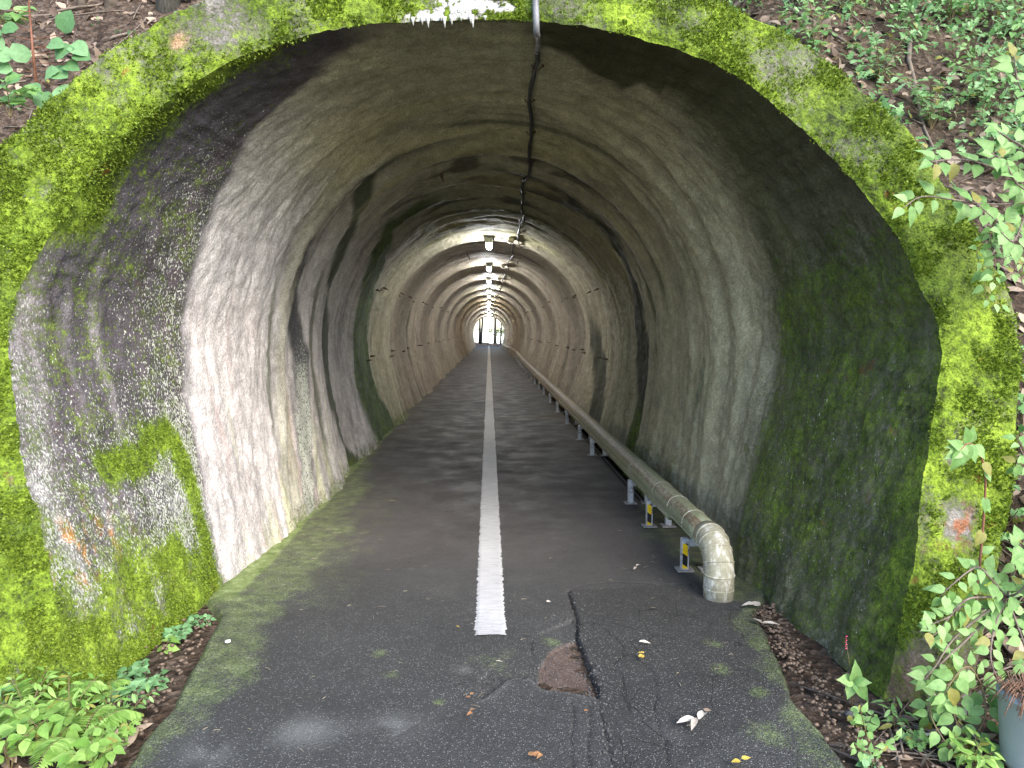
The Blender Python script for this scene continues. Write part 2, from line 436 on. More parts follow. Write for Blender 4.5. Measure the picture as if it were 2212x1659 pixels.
M = dict(
    lining=mat_concrete('sprayed_concrete'), portal=mat_concrete('mossy_concrete', 1.4), asphalt=mat_asphalt(), paint=mat_paint(), soil=mat_soil(),
    pipe=mat_pipe(), elbow=mat_elbow(), tape=mat_chevron(),
    steel=mat_plain('white_painted_steel', (0.34, 0.34, 0.36), (0.55, 0.55, 0.58), 40, 0.5, spot=(0.12, 0.08, 0.06)),
    plate=mat_plain('rusty_base_plate', (0.20, 0.17, 0.15), (0.38, 0.36, 0.34), 50, 0.7),
    tuft=mat_leaf('moss_tuft', (0.10, 0.15, 0.015), (0.30, 0.41, 0.045), trans=0.3), straw=mat_plain('dry_straw', (0.16, 0.13, 0.09), (0.36, 0.30, 0.21), 30, 0.8),
    rust=mat_plain('rusty_bolt_steel', (0.05, 0.035, 0.025), (0.17, 0.10, 0.06), 60, 0.85),
    cable=mat_plain('weathered_black_cable', (0.018, 0.018, 0.018), (0.05, 0.048, 0.045), 30, 0.6),
    conduit=mat_plain('grey_plastic_conduit', (0.10, 0.10, 0.10), (0.26, 0.26, 0.27), 12, 0.5),
    boxp=mat_plain('cream_plastic', (0.42, 0.39, 0.30), (0.60, 0.56, 0.46), 30, 0.5),
    lamph=mat_plain('lamp_housing_plastic', (0.30, 0.33, 0.30), (0.44, 0.47, 0.43), 30, 0.45),
    glow=mat_emit('lit_lamp_glass', (0.93, 0.96, 1.0), LAMP_E), added_glow=mat_emit('added_glow_lamp_glass', (1.0, 0.93, 0.82), LAMP_E * 0.55),  # second glow is added: those lamps are off, it lightens a dark stretch
    lime=mat_plain('white_lime_crust', (0.42, 0.41, 0.36), (0.66, 0.66, 0.62), 60, 0.8, bump=1.0),
    green=mat_leaf('pale_green_leaf', (0.15, 0.30, 0.075), (0.33, 0.52, 0.19), brown=0.04),
    lime_leaf=mat_leaf('yellow_green_leaf', (0.15, 0.30, 0.05), (0.36, 0.54, 0.14), brown=0.04),
    blue_leaf=mat_leaf('blue_green_leaf', (0.11, 0.25, 0.09), (0.24, 0.43, 0.20)),
    under=mat_leaf('undergrowth_leaf', (0.13, 0.29, 0.08), (0.34, 0.54, 0.25), brown=0.06),
    far_leaf=mat_leaf('yellow_green_canopy_leaf', (0.10, 0.15, 0.015), (0.26, 0.30, 0.03), trans=0.5),  # yellow-green foliage colour for the trees past the exit
    dead=mat_leaf('dead_brown_leaf', (0.09, 0.055, 0.036), (0.42, 0.32, 0.235), trans=0.1),
    dead_pale=mat_leaf('bleached_dead_leaf', (0.42, 0.36, 0.30), (0.60, 0.54, 0.47), trans=0.1),
    orange=mat_leaf('orange_fallen_leaf', (0.26, 0.11, 0.06), (0.40, 0.21, 0.09), trans=0.1),
    yellow=mat_leaf('yellow_fallen_leaf', (0.55, 0.36, 0.04), (0.62, 0.45, 0.10), trans=0.1),
    stem=mat_plain('green_brown_stem', (0.10, 0.075, 0.03), (0.20, 0.15, 0.07), 30, 0.7),
    redstem=mat_plain('reddish_stem', (0.17, 0.06, 0.035), (0.26, 0.11, 0.06), 30, 0.7),
    twig=mat_plain('dry_twig_bark', (0.09, 0.065, 0.05), (0.25, 0.20, 0.16), 20, 0.9),
    bark=mat_bark('grey_bark', (0.05, 0.045, 0.038), (0.17, 0.155, 0.13)), darkbark=mat_bark('dark_bark', (0.012, 0.011, 0.011), (0.045, 0.04, 0.04)),
    pebble=mat_leaf('brown_pebble', (0.05, 0.035, 0.025), (0.20, 0.14, 0.10), trans=0.0),
    pot=mat_plain('grey_plastic_pot', (0.30, 0.34, 0.34), (0.38, 0.42, 0.42), 6, 0.5, bump=0.1),
    fibre=mat_plain('root_fibre', (0.16, 0.08, 0.045), (0.34, 0.20, 0.13), 40, 0.9, bump=1.0),
    pink=mat_plain('pink_flower', (0.5, 0.03, 0.12), (0.7, 0.08, 0.2), 30, 0.6),
)

# ------------------------------------------------------------------ tunnel
tunnel = empty('tunnel', (0, 2.75, 0), 'narrow mossy concrete road tunnel running through the wooded hill', 'tunnel')
tunnel.location = (0, 0, 0)

def jag(P, seed=3):                 # ragged, moss-grown arris shared by lining and face
    n = (fbm(P[:, 0]*22, P[:, 2]*22, P[:, 1], 3, seed) - 0.5) * 0.022
    c = P - np.array([0, P[0, 1]*0, 1.3]); r = np.hypot(c[:, 0], c[:, 2])[:, None]
    d = np.stack([c[:, 0], 0*c[:, 0], c[:, 2]], 1) / r
    return P + d * n[:, None]

def normals(G3):
    du = np.gradient(G3, axis=1); dv = np.gradient(G3, axis=0)
    n = np.cross(du, dv); n /= np.linalg.norm(n, axis=-1, keepdims=True) + 1e-9
    cen = np.array([0, 0, 1.2]); s = np.sign((n * (cen - G3) * np.array([1, 0, 1])).sum(-1, keepdims=True))
    return n * s

U = np.linspace(0, 1, 620)
VY = np.concatenate([np.linspace(2.9, 5.2, 175, endpoint=False), np.linspace(5.2, 9, 150, endpoint=False),
                     np.linspace(9, 20, 190, endpoint=False), np.linspace(20, YEND, 240)])
_edge_at = edge_at
def edge_at(c, u):
    P = _edge_at(c, u)
    return jag(P) if c is PI_ else P
L = lining(U, VY); NRM = normals(L)
UU = np.broadcast_to(U, L.shape[:2]); X, Y, Z = L[..., 0], L[..., 1], L[..., 2]
fade = sst(2.9, 3.15, VY)[:, None] * np.ones_like(UU)
arc = UU * 8.0                                            # metres along the ring
d = rib(Y)
wav = (fbm(arc*0.45, Y*0.8, None, 3, 31) - 0.5)
d = d + 0.10 * wav * sst(4.2, 6, Y)
gr = fbm(arc*0.16 + 0.15*UU, Y*4.6 + 0.35*fbm(arc*0.4, Y*.4, None, 2, 13), None, 3, 12, 0.42); d = d + (0.045 + 0.03*sst(.5, .7, UU)) * (np.abs(gr - 0.5)*2)**0.8 * sst(4.0, 5.0, Y); d = d + 0.05 * (fbm(arc*0.9, Y*3.2, None, 4, 11) - 0.5)  # spray passes run round the ring
# overlapping spray layers, strongest in the vault from 5 to 9 m
q = Y*1.55 + 1.4*fbm(arc*0.55, Y*0.35, None, 4, 5); saw = q - np.floor(q); side = np.abs(UU - 0.5)
lay = np.where(saw < 0.90, saw/0.90, (1-saw)/0.10)
d = d + 0.085 * lay * sst(4.5, 5.4, Y) * (1 - sst(10, 14, Y)) * (0.45 + 0.55*(1 - sst(0.12, 0.30, side)))
d = d + 0.020 * lay * sst(11, 14, Y)
# right-hand foot near the portal: flowing buttress-like folds
fold = fbm(arc*0.5, Y*2.4 - arc*0.35, None, 4, 77)
d = d + 0.16 * (fold - 0.5) * sst(0.70, 0.86, UU) * (1 - sst(5.0, 7.5, Y))
d = d + 0.030 * (fbm(arc*4, Y*9, None, 4, 23) - 0.5) + 0.024 * (fbm(arc*9, Y*14, None, 3, 21) - 0.5) + 0.013 * (fbm(arc*22, Y*38, None, 2, 22) - 0.5) * (1.0 + 0.8*sst(0.6, 0.85, UU))
L2 = L + NRM * (d * fade)[..., None]

# --- stain map (what grows on or runs down the concrete; also darker creases and a lift for missing light)
def C(*c): return np.array(c, float)
def lerp(a, b, t): return a * (1 - t[..., None]) + b * t[..., None]
n1 = fbm(arc*0.7, Y*4.5, None, 4, 41); n2 = fbm(arc*2.5, Y*6, None, 4, 42); n3 = fbm(arc*0.35, Y*9, None, 3, 43); n4 = fbm(X*2.2, Y*2.2, Z*2.2, 4, 44)
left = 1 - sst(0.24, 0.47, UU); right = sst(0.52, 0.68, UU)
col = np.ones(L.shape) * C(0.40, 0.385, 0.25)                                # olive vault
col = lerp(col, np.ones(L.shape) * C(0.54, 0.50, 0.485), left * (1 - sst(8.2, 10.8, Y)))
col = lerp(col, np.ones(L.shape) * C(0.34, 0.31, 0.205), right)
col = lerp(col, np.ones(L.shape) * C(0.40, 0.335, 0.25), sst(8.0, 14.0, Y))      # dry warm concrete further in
col = col * (0.74 + 0.52 * n3)[..., None]; gr2 = np.exp(-((gr-0.5)/0.018)**2); col = col * (1 - 0.38*gr2*sst(4.3, 5.5, Y)*sst(.4, .6, n4))[..., None]; col = col * (0.80 + 0.40 * n2)[..., None]  # tone also darkens along the creases between spray passes
# faint pink and cream run-off low on the pale wall
t = left * sst(4.2, 4.5, Y) * (1 - sst(6, 8, Y)) * (1 - sst(0.12, 0.24, UU))
col = lerp(col, np.ones(L.shape) * C(0.66, 0.48, 0.44), t * sst(0.50, 0.72, fbm(arc*1.2, Y*9, None, 3, 51)) * 0.55)
col = lerp(col, np.ones(L.shape) * C(0.62, 0.62, 0.36), t * sst(0.50, 0.70, fbm(arc*1.0, Y*7, None, 3, 52)) * 0.6 * (1 - sst(0.04, 0.16, UU)))
def band(uk, yk, w, soft=0.05, nz=0.12):
    yc = np.interp(UU, uk, yk) + (n2 - 0.5) * nz * 2
    ww = np.interp(UU, uk, w) if not np.isscalar(w) else w
    return 1 - sst(ww - soft, ww + soft, np.abs(Y - yc))
inL = 1 - sst(0.40, 0.45, UU); inR = sst(0.58, 0.62, UU)
s1 = band([0, .056, .112, .168, .206, .263, .321, .361, .42], [5.61, 5.75, 5.86, 5.92, 5.75, 5.53, 5.47, 5.43, 5.73], [.12, .13, .13, .14, .12, .10, .09, .08, .06], 0.045) * inL
s2 = band([0, .042, .092, .162, .208, .273, .317, .381, .43], [7.8, 7.39, 7.19, 7.12, 6.99, 6.58, 6.32, 5.6, 5.6], 0.17, 0.06) * inL
s3 = band([0, .03, .118, .236, .30, .351, .42], [9.8, 9.6, 9.2, 9.2, 8.6, 7.9, 7.8], [0.8, 0.85, 0.75, 0.75, 0.45, 0.25, 0.1], 0.1) * inL
g2 = band([.55, .617, .677, .741, .804, .864, .922, .974, 1], [6.6, 7.15, 7.12, 7.5, 7.7, 7.45, 7.32, 7.39, 7.4], [0.08, .10, .14, .2, .22, .3, .3, .3, .3], 0.09) * sst(.56, .62, UU)
g1 = band([.80, .828, .886, .934, 1], [11.1, 11.0, 10.4, 10.13, 9.9], [0.3, .35, .45, .5, .5], 0.12) * sst(.72, .84, UU)
col = lerp(col, np.ones(L.shape) * C(0.055, 0.055, 0.058), s1 * 0.94); col = lerp(col, np.ones(L.shape) * C(0.055, 0.068, 0.04), s2 * 0.92)
col = lerp(col, np.ones(L.shape) * C(0.10, 0.15, 0.085), s3 * 0.88)
col = lerp(col, np.ones(L.shape) * C(0.028, 0.032, 0.022), g2 * 0.9); col = lerp(col, np.ones(L.shape) * C(0.04, 0.042, 0.03), g1 * 0.85)
for yk_, w_, sd_ in ((5.15, .035, 201), (6.25, .06, 202), (6.75, .035, 203), (8.55, .07, 204), (9.6, .05, 205), (12.4, .09, 206), (15.2, .10, 207), (19.0, .12, 208), (24.5, .15, 209)):
    wob_ = (fbm(arc*0.5, Y*0 + sd_, None, 4, sd_) - 0.5) * (0.5 + 0.02*yk_); pres = sst(0.42, 0.58, fbm(arc*0.7, Y*0 + sd_*3, None, 3, sd_ + 50))
    s_k = (1 - sst(w_*0.4, w_*1.5, np.abs(Y - yk_ - wob_))) * pres
    col = lerp(col, np.ones(L.shape) * C(0.085, 0.095, 0.05), s_k * 0.72)
# pale rims beside the left stripes
col = lerp(col, np.ones(L.shape) * C(0.40, 0.38, 0.27), band([0, .2, .4], [5.32, 5.5, 5.2], 0.14, 0.05) * inL * 0.6)
# blotches in the vault
bl = sst(0.58, 0.64, fbm(arc*0.9, Y*2.2, None, 4, 61)) * sst(0.34, 0.40, UU) * (1 - sst(0.60, 0.66, UU)) * sst(4.8, 5.5, Y) * (1 - sst(12, 16, Y))
col = lerp(col, np.ones(L.shape) * C(0.05, 0.045, 0.03), bl * 0.75)
col = lerp(col, np.ones(L.shape) * C(0.50, 0.46, 0.24), sst(0.52, 0.68, fbm(arc*0.7, Y*3.1, None, 4, 62)) * sst(0.3, 0.38, UU) * (1 - sst(.68, .78, UU)) * sst(4, 5, Y) * 0.55)
crackl = np.exp(-((saw - 0.95) / 0.035) ** 2) * sst(5, 5.8, Y) * (1 - sst(11, 15, Y)) * (1 - sst(0.2, 0.3, side))
col = col * (1 - 0.7 * crackl)[..., None]
# dark algae belt just inside the portal
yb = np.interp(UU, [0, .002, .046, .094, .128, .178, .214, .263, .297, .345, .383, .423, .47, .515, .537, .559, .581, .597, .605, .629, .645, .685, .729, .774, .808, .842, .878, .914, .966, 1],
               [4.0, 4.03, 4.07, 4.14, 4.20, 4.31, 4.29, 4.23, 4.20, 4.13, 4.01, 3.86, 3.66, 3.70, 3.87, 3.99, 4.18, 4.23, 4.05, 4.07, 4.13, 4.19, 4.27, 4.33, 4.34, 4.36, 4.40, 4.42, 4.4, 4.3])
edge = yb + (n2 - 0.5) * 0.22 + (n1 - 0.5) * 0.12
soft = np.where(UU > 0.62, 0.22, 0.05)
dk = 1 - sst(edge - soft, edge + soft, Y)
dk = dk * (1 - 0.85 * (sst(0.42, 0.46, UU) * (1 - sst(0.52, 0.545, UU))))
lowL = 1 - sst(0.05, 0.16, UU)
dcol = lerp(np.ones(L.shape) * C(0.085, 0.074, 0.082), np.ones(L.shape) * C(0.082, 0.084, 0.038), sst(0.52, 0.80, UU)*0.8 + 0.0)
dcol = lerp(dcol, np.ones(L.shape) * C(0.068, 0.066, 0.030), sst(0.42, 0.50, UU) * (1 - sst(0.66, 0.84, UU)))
dcol = dcol * (0.65 + 0.8*n3)[..., None] * (1 + 0.45*sst(.7, .8, UU))[..., None]  # lower right wall painted lighter in place of missing light
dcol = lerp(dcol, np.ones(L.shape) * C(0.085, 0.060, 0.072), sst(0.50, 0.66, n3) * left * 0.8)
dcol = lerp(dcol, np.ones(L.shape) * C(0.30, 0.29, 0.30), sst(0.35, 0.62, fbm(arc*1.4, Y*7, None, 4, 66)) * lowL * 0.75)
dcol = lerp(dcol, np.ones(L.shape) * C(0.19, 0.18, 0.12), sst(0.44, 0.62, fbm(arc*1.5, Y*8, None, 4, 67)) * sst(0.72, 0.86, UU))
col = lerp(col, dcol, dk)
# pale strip along the left lip
yl = np.interp(UU, [0, .07, .094, .142, .19, .226, .257, .30], [3.05, 3.06, 3.09, 3.23, 3.37, 3.33, 3.31, 3.28])
lip = (1 - sst(yl - 0.10, yl + 0.05, Y + (n1-0.5)*0.2)) * (1 - sst(0.235, 0.275, UU)) * sst(0.01, 0.06, UU)
col = lerp(col, np.ones(L.shape) * C(0.30, 0.27, 0.26), lip * 0.8)
streakL = sst(0.55, 0.75, fbm(arc*0.9, Y*11, None, 3, 68)) * left * (1 - sst(.27, .31, UU)) * (1 - sst(3.7, 3.9, Y))
col = lerp(col, np.ones(L.shape) * C(0.34, 0.31, 0.31), streakL * dk * 0.6)
# orange lichen low on the left
orr = np.exp(-((UU-0.068)/0.020)**2 - ((Y-3.12)/0.20)**2) * sst(0.50, 0.62, fbm(arc*9, Y*30, None, 4, 69)); col = lerp(col, np.ones(L.shape) * C(0.50, 0.22, 0.035), np.clip(orr*1.5, 0, 0.8))
# efflorescence around the cable at the crown
ef = np.exp(-((UU-0.515)/0.022)**2 - ((Y-3.78)/0.05)**2); col = lerp(col, np.ones(L.shape) * C(0.42, 0.42, 0.25), np.clip(ef, 0, 1) * 0.85)
# --- moss amount
moss = 0.05 + 0 * UU
moss = np.maximum(moss, 1.0 * (1 - sst(0.020, 0.125, UU + (n4-.5)*0.13 + (n2-.5)*0.07 - 0.03*(1 - sst(2.9, 3.1, Y)))) * (1 - sst(3.85, 4.15, Y)) )                        # foot, left
moss = np.maximum(moss, 0.80 * sst(0.098, 0.112, UU) * 0)
mb = np.exp(-((UU-(0.112+0.05*(n2-.5)))/0.020)**2) * sst(3.30, 3.42, Y) * (1 - sst(3.95, 4.12, Y)); moss = np.maximum(moss, 0.92 * mb)
mb = np.exp(-((Y-(3.95+0.2*(n2-.5)))/0.13)**2) * (1 - sst(0.115, 0.14, UU)); moss = np.maximum(moss, 0.88 * mb)
wnd = sst(0.035, 0.065, UU + (n2-.5)*0.05) * (1 - sst(0.080, 0.10, UU + (n2-.5)*0.03)); moss = moss * (1 - wnd*(1 - (1 - 0.65*np.exp(-((Y-3.62)/0.20)**2)) * (1 - 0.5*np.exp(-((Y-3.1)/0.25)**2))))
top = sst(0.20, 0.27, UU) * (1 - sst(0.40, 0.44, UU)); moss = np.maximum(moss, top * 0.95 * (1 - sst(3.42, 3.80, Y + (n1-.5)*0.45 + (n2-.5)*.2)))
moss = np.maximum(moss, 0.70 * (1 - sst(2.90, 3.10, Y - np.interp(UU, [0, .5, 1], [0, .62, 0.0]))) * sst(0.15, 0.2, UU))
moss = np.maximum(moss, 0.34 * dk * left); moss = np.maximum(moss, 0.52 * dk * sst(0.70, 0.80, UU) * (1 - 0.25*sst(.93, 1, UU)))
moss = np.maximum(moss, 0.60 * np.exp(-((UU-0.80)/0.035)**2 - ((Y-3.95)/0.28)**2))
foot = 1 - sst(0.0, 0.045, np.minimum(UU, 1-UU)); moss = np.maximum(moss, foot * 0.55 * sst(4.6, 5.4, Y) * (1 - sst(11, 17, Y)))
moss = np.maximum(moss, 0.62 * g2 * sst(0.87, 0.93, UU)); moss = np.maximum(moss, 0.45 * s3); moss = np.maximum(moss, 0.40 * band([.9, 1], [6.6, 6.6], 1.3, .3) * sst(.90, .97, UU))
moss = np.maximum(moss, 0.46 * foot * sst(16, 20, Y) * 0.6)
spk = dk * (left * (0.36 + 0.27*sst(edge-0.7, edge-0.05, Y) + 0.30*(1 - sst(0.05, 0.22, UU))) + 0.35 * sst(0.75, 0.9, UU))
spk = spk + 0.9 * s1 * (1 - sst(0.1, 0.2, UU)) + 0.35 * s1 + 0.12 * lip
spk = np.maximum(spk, 0.30 * (1 - sst(0.03, 0.09, UU)) * (1 - sst(3.9, 4.2, Y)))
spk = np.clip(spk * (1 - 0.65*sst(0.5, 0.85, moss)), 0, 1)
wet = np.clip(dk * sst(0.5, 0.7, UU) + 0.35*dk + 0.5*g2 + 0.6*s2, 0, 1) + 0.0
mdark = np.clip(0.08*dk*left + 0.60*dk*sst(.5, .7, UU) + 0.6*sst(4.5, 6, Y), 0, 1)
m_, n_ = UU.shape
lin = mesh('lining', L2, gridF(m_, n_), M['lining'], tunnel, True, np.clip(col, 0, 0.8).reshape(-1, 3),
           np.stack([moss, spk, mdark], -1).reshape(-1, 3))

# --- portal arch: face + arris + outer shell running back into the hill
UF = np.linspace(0, 1, 1150); A = edge_at(PI_, UF); B = edge_at(PO_, UF)
wn = (fbm(UF*45, UF*0, None, 4, 91) - 0.5) * 0.06
B = B + (B - A) / np.linalg.norm(B - A, axis=1, keepdims=True) * wn[:, None]
nf = 62; T = np.linspace(0, 1, nf)
face = A[None] * (1 - T)[:, None, None] + B[None] * T[:, None, None]
pn = np.array([0, -1.0, PB]); pn /= np.linalg.norm(pn)
fx, fy, fz = face[..., 0], face[..., 1], face[..., 2]
h = 0.055*(fbm(fx*3.2, fy*3.2, fz*3.2, 4, 92) - 0.35) + 0.022*(fbm(fx*14, fy*14, fz*14, 4, 93) - 0.3) + 0.016*(fbm(fx*45, fy*45, fz*45, 3, 94) - 0.4)
edgeT = np.minimum(T, 1-T)[:, None]
h = h * sst(0, 0.10, edgeT) - 0.03 * (1 - sst(0, 0.12, T))[:, None] * 0 - 0.05 * sst(0.88, 1.0, T)[:, None] ** 2
face = face + pn * h[..., None]
nb = 36; TB = np.linspace(0, 1, nb)[1:]
out = (B - A); out[:, 1] = 0; out /= np.linalg.norm(out, axis=1, keepdims=True)
back = face[-1][None] + np.array([0, 1, 0.0]) * (TB * 2.9)[:, None, None] + out[None] * (0.04 * np.sin(TB * 3))[:, None, None]
back = back + out[None] * (0.05 * (fbm(back[..., 0]*4, back[..., 1]*4, back[..., 2]*4, 4, 95) - 0.5))[..., None]
PG = np.concatenate([face, back]); px_, py_, pz_ = PG[..., 0], PG[..., 1], PG[..., 2]
TT = np.concatenate([T, np.full(nb-1, 1.0)])[:, None] * np.ones(len(UF)); UFF = np.broadcast_to(UF, TT.shape)
ang = UFF
gn = fbm(px_*2.6, py_*2.6, pz_*2.6, 5, 96); st = fbm(ang*34, TT*1.5, None, 4, 97)
pc = np.ones(PG.shape) * C(0.27, 0.245, 0.215); pc = pc * (0.55 + 0.9 * gn)[..., None]
pc = lerp(pc, np.ones(PG.shape) * C(0.40, 0.36, 0.33), sst(0.52, 0.66, st) * (1 - sst(0.35, 0.5, ang)) * 0.8)
pm = 0.85 - 0.36 * sst(0.44, 0.72, fbm(px_*4.5, py_*4.5, pz_*2.2, 4, 98)) + 0.12 * sst(0.5, 0.7, gn)
# barer, greyer stretches (left shoulder, right shoulder), denser moss on the right flank
pm = pm - 0.14 * np.exp(-((ang-0.335)/0.05)**2) + 0.05 * np.exp(-((ang-0.05)/0.05)**2)
pm = pm - 0.12 * np.exp(-((ang-0.615)/0.022)**2 - ((TT-0.45)/0.4)**2) + 0.10 * sst(0.66, 0.72, ang) + 0.12*np.exp(-((TT-0.03)/0.10)**2)
pm = pm - 0.42 * sst(0.955, 0.985, ang) - 0.45 * np.exp(-((ang-0.925)/0.012)**2 - ((TT-0.40)/0.25)**2) - 0.55 * np.exp(-((ang-0.888)/0.006)**2 - ((TT-0.30)/0.14)**2)
pm = pm - 0.30 * np.exp(-((TT-0.05)/0.06)**2) * np.exp(-((ang-0.915)/0.02)**2)
soilf = sst(0.955, 0.99, ang); pc = lerp(pc, np.ones(PG.shape) * C(0.11, 0.075, 0.055), soilf * 0.9)
rst = np.exp(-((ang-0.925)/0.014)**2 - ((TT-0.35)/0.28)**2); pc = lerp(pc, np.ones(PG.shape) * C(0.30, 0.11, 0.05), np.clip(rst*1.2, 0, 0.9) * sst(.4, .55, fbm(px_*22, py_*22, pz_*22, 3, 99)))
rs2 = np.exp(-((ang-0.588)/0.010)**2 - ((TT-0.72)/0.2)**2) + np.exp(-((ang-0.352)/0.005)**2 - ((TT-0.55)/0.12)**2); pc = lerp(pc, np.ones(PG.shape) * C(0.55, 0.33, 0.17), np.clip(rs2, 0, 0.85)); pm = pm - 0.5*np.clip(rs2, 0, 1)
lim = np.clip(1.6*np.exp(-((ang-0.502)/0.019)**4 - ((TT-0.17+2.5*(ang-.502))/0.055)**2) + 1.6*np.exp(-((ang-0.486)/0.021)**4 - ((TT-0.06-1.5*(ang-.486))/0.07)**2), 0, 1) * sst(0.34, 0.46, fbm(px_*30, py_*30, pz_*30, 4, 100))
pc = lerp(pc, np.ones(PG.shape) * C(0.60, 0.60, 0.56), lim); pm = pm * (1 - sst(0.15, 0.5, lim))
pm = np.where(TT >= 1, pm - 0.12, pm)
pmd = np.clip(0.03 + 0.45*sst(0.52, 0.66, fbm(px_*3.3, py_*3.3, pz_*1.8, 4, 111)) + 0.5*sst(0.62, 0.5, gn) * 0 + 0.55*np.exp(-((ang-0.765)/0.035)**2 ) * sst(0.2, 0.6, TT) + 0.5*sst(.93, .97, ang) - 0.25*np.exp(-((ang-0.86)/0.05)**2), 0, 1) * np.where(gn > 0, 1, 1)
portal = mesh('portal_arch', PG, gridF(*UFF.shape), M['portal'], tunnel, True, np.clip(pc, 0, .85).reshape(-1, 3),
              np.stack([pm, np.clip(0.25*sst(.5, .7, st), 0, 1), pmd], -1).reshape(-1, 3))
# drips of lime hanging at the crown
mb_ = MB()
for k in range(11):
    u = 0.468 + 0.0036 * k + random.uniform(-.002, .002); p = edge_at(PI_, np.array([u, u+1e-3]))[0]; ln = random.uniform(.03, .075) if k in (0, 1, 2, 5, 6, 8, 9) else 0.02
    p = p + np.array([0, -0.012, 0.012]); mb_ = MB(); mb_.tube([p, p + np.array([0, .002, -ln*.5]), p + np.array([.002, .003, -ln])], [.011, .006, .002], 7); mb_.build('lime_drip', M['lime'], tunnel, True)

# far portal: a plain ring round the exit
UR = np.linspace(0, 1, 120); r0 = ring_at(YEND, UR); cc = r0 - np.array([0, 1.2]); cc /= np.linalg.norm(cc, axis=1, keepdims=True); r1 = r0 + cc * 0.35
V = np.concatenate([np.column_stack([r0[:, 0], np.full(120, YEND), r0[:, 1]]), np.column_stack([r1[:, 0], np.full(120, YEND+.02), r1[:, 1]]), np.column_stack([r1[:, 0], np.full(120, YEND-2.5), r1[:, 1]])])
F = np.concatenate([gridF(2, 120), gridF(2, 120, 120)])
mesh('far_arch', V, F, M['portal'], tunnel, True, np.tile(C(.25, .23, .2), (360, 1)), np.tile(C(.7, 0, .2), (360, 1)))
# outer shell of the whole bore, so that nothing is paper thin from the side of the far exit
# ------------------------------------------------------------------ terrain
def hill(x, y):
    x = np.asarray(x, float); y = np.asarray(y, float)
    ax = np.abs(x)
    y0 = 3.10 - 0.42 * sst(2.1, 2.7, x) - 0.15 * sst(2.3, 3.2, -x)
    t = y - y0; a = np.where(t > 0, np.sqrt(t*t + 0.02) - 0.14, 0) * 1.12
    b = (YEND + 1.0 - y) * 1.2; b = np.where(b > 0, b, 0)
    h = np.minimum(np.minimum(a, b), 13 + 2*fbm(x*.1, y*.1, None, 3, 8))
    h = h + np.minimum(h, 1.0) * (0.30*(fbm(x*1.1, y*1.1, None, 3, 4)-.5) + 0.10*(fbm(x*5, y*5, None, 3, 6)-.5))
    inb = (1 - sst(1.68, 1.86, ax)) * (1 - sst(4.75, 4.95, y)); h = h * (1 - inb)
    flat = -0.035 + 0.05*(fbm(x*3, y*3, None, 4, 9)-.5) + 0.10 * sst(1.75, 2.6, ax) * (1 - sst(0, 3, y-3.5))
    h = h + flat
    far = sst(58.8, 62, y); drop = np.maximum(0, y - 63.5)
    h = h + 0.16*far*(0.6+0.7*(x < 0)) * (1-sst(62.5, 64, y)) - 0.62 * drop * (1 - 0*drop)
    h = np.where(y > 63.5, np.maximum(h, -16.0), h)
    return h
def hz(x, y): return float(hill(np.array([x]), np.array([y]))[0])
xs = np.concatenate([-np.geomspace(220, 3.6, 60), np.linspace(-3.55, 3.55, 240), np.geomspace(3.6, 220, 60)])
ys = np.concatenate([-np.geomspace(220, 2, 40), np.linspace(-1.9, 1.6, 20), np.linspace(1.63, 8, 240), np.geomspace(8.06, 52, 110), np.linspace(52.3, 66, 60), np.geomspace(66.5, 110, 25)])
GX, GY = np.meshgrid(xs, ys); GZ = hill(GX, GY)
F = gridF(*GX.shape); cx = GX.reshape(-1)[F].mean(1); cy = GY.reshape(-1)[F].mean(1); czz = GZ.reshape(-1)[F].mean(1)
W_ = np.interp(cy, YK, WK); H_ = np.interp(cy, YK, HK)
near = cy < 6.2
rr = np.where(near, ((cx/2.28)**2 + ((czz-1.2)/2.02)**2) < 1, ((cx/(W_+.12))**2 + (np.maximum(czz-1.2, 0)/(H_-1.2+.1))**2) < 1)
inside = (cy > 2.72) & ~((czz < 0.10) & (cy < 4.5) & (np.abs(cx) < 1.95)) & (cy < YEND+.9) & (np.abs(cx) < np.where(near, 2.3, W_+.12)) & (rr | ((czz < 1.2) & (np.abs(cx) < np.where(near, 1.9, W_+.1))))
ground = mesh('ground', np.stack([GX, GY, GZ], -1), F[~inside], M['soil'], None, True)
tag(ground, 'leaf covered soil of the bank and verges around the tunnel', None, None, 'structure')

# ------------------------------------------------------------------ road
def P2(pts): return np.array([G(*p)[:2] for p in pts])
def dist_poly(x, y, P):
    d = np.full(x.shape, 9.0)
    for a, b in zip(P[:-1], P[1:]):
        ab = b - a; t = np.clip(((x-a[0])*ab[0] + (y-a[1])*ab[1]) / (ab @ ab), 0, 1)
        d = np.minimum(d, np.hypot(x-a[0]-t*ab[0], y-a[1]-t*ab[1]))
    return d
def in_poly(x, y, P):
    c = np.zeros(x.shape, bool); n = len(P)
    for i in range(n):
        a, b = P[i], P[(i+1) % n]
        cond = ((a[1] > y) != (b[1] > y)) & (x < (b[0]-a[0]) * (y-a[1]) / (b[1]-a[1] + 1e-12) + a[0]); c ^= cond
    return c
CR = P2([(1228,1275),(1236,1310),(1247,1340),(1245,1370),(1256,1400),(1266,1435),(1276,1460),(1289,1482),(1290,1502),(1298,1540),(1308,1590),(1322,1640),(1335,1690)])
STEP = P2([(1040,1508),(1070,1496),(1090,1478),(1097,1466),(1115,1460),(1145,1462),(1160,1478),(1185,1487),(1215,1490),(1240,1494),(1262,1500),(1289,1503)])
POT = P2([(1160,1478),(1165,1440),(1185,1405),(1215,1385),(1246,1375),(1258,1402),(1268,1437),(1288,1484),(1289,1503),(1240,1494),(1190,1488)])
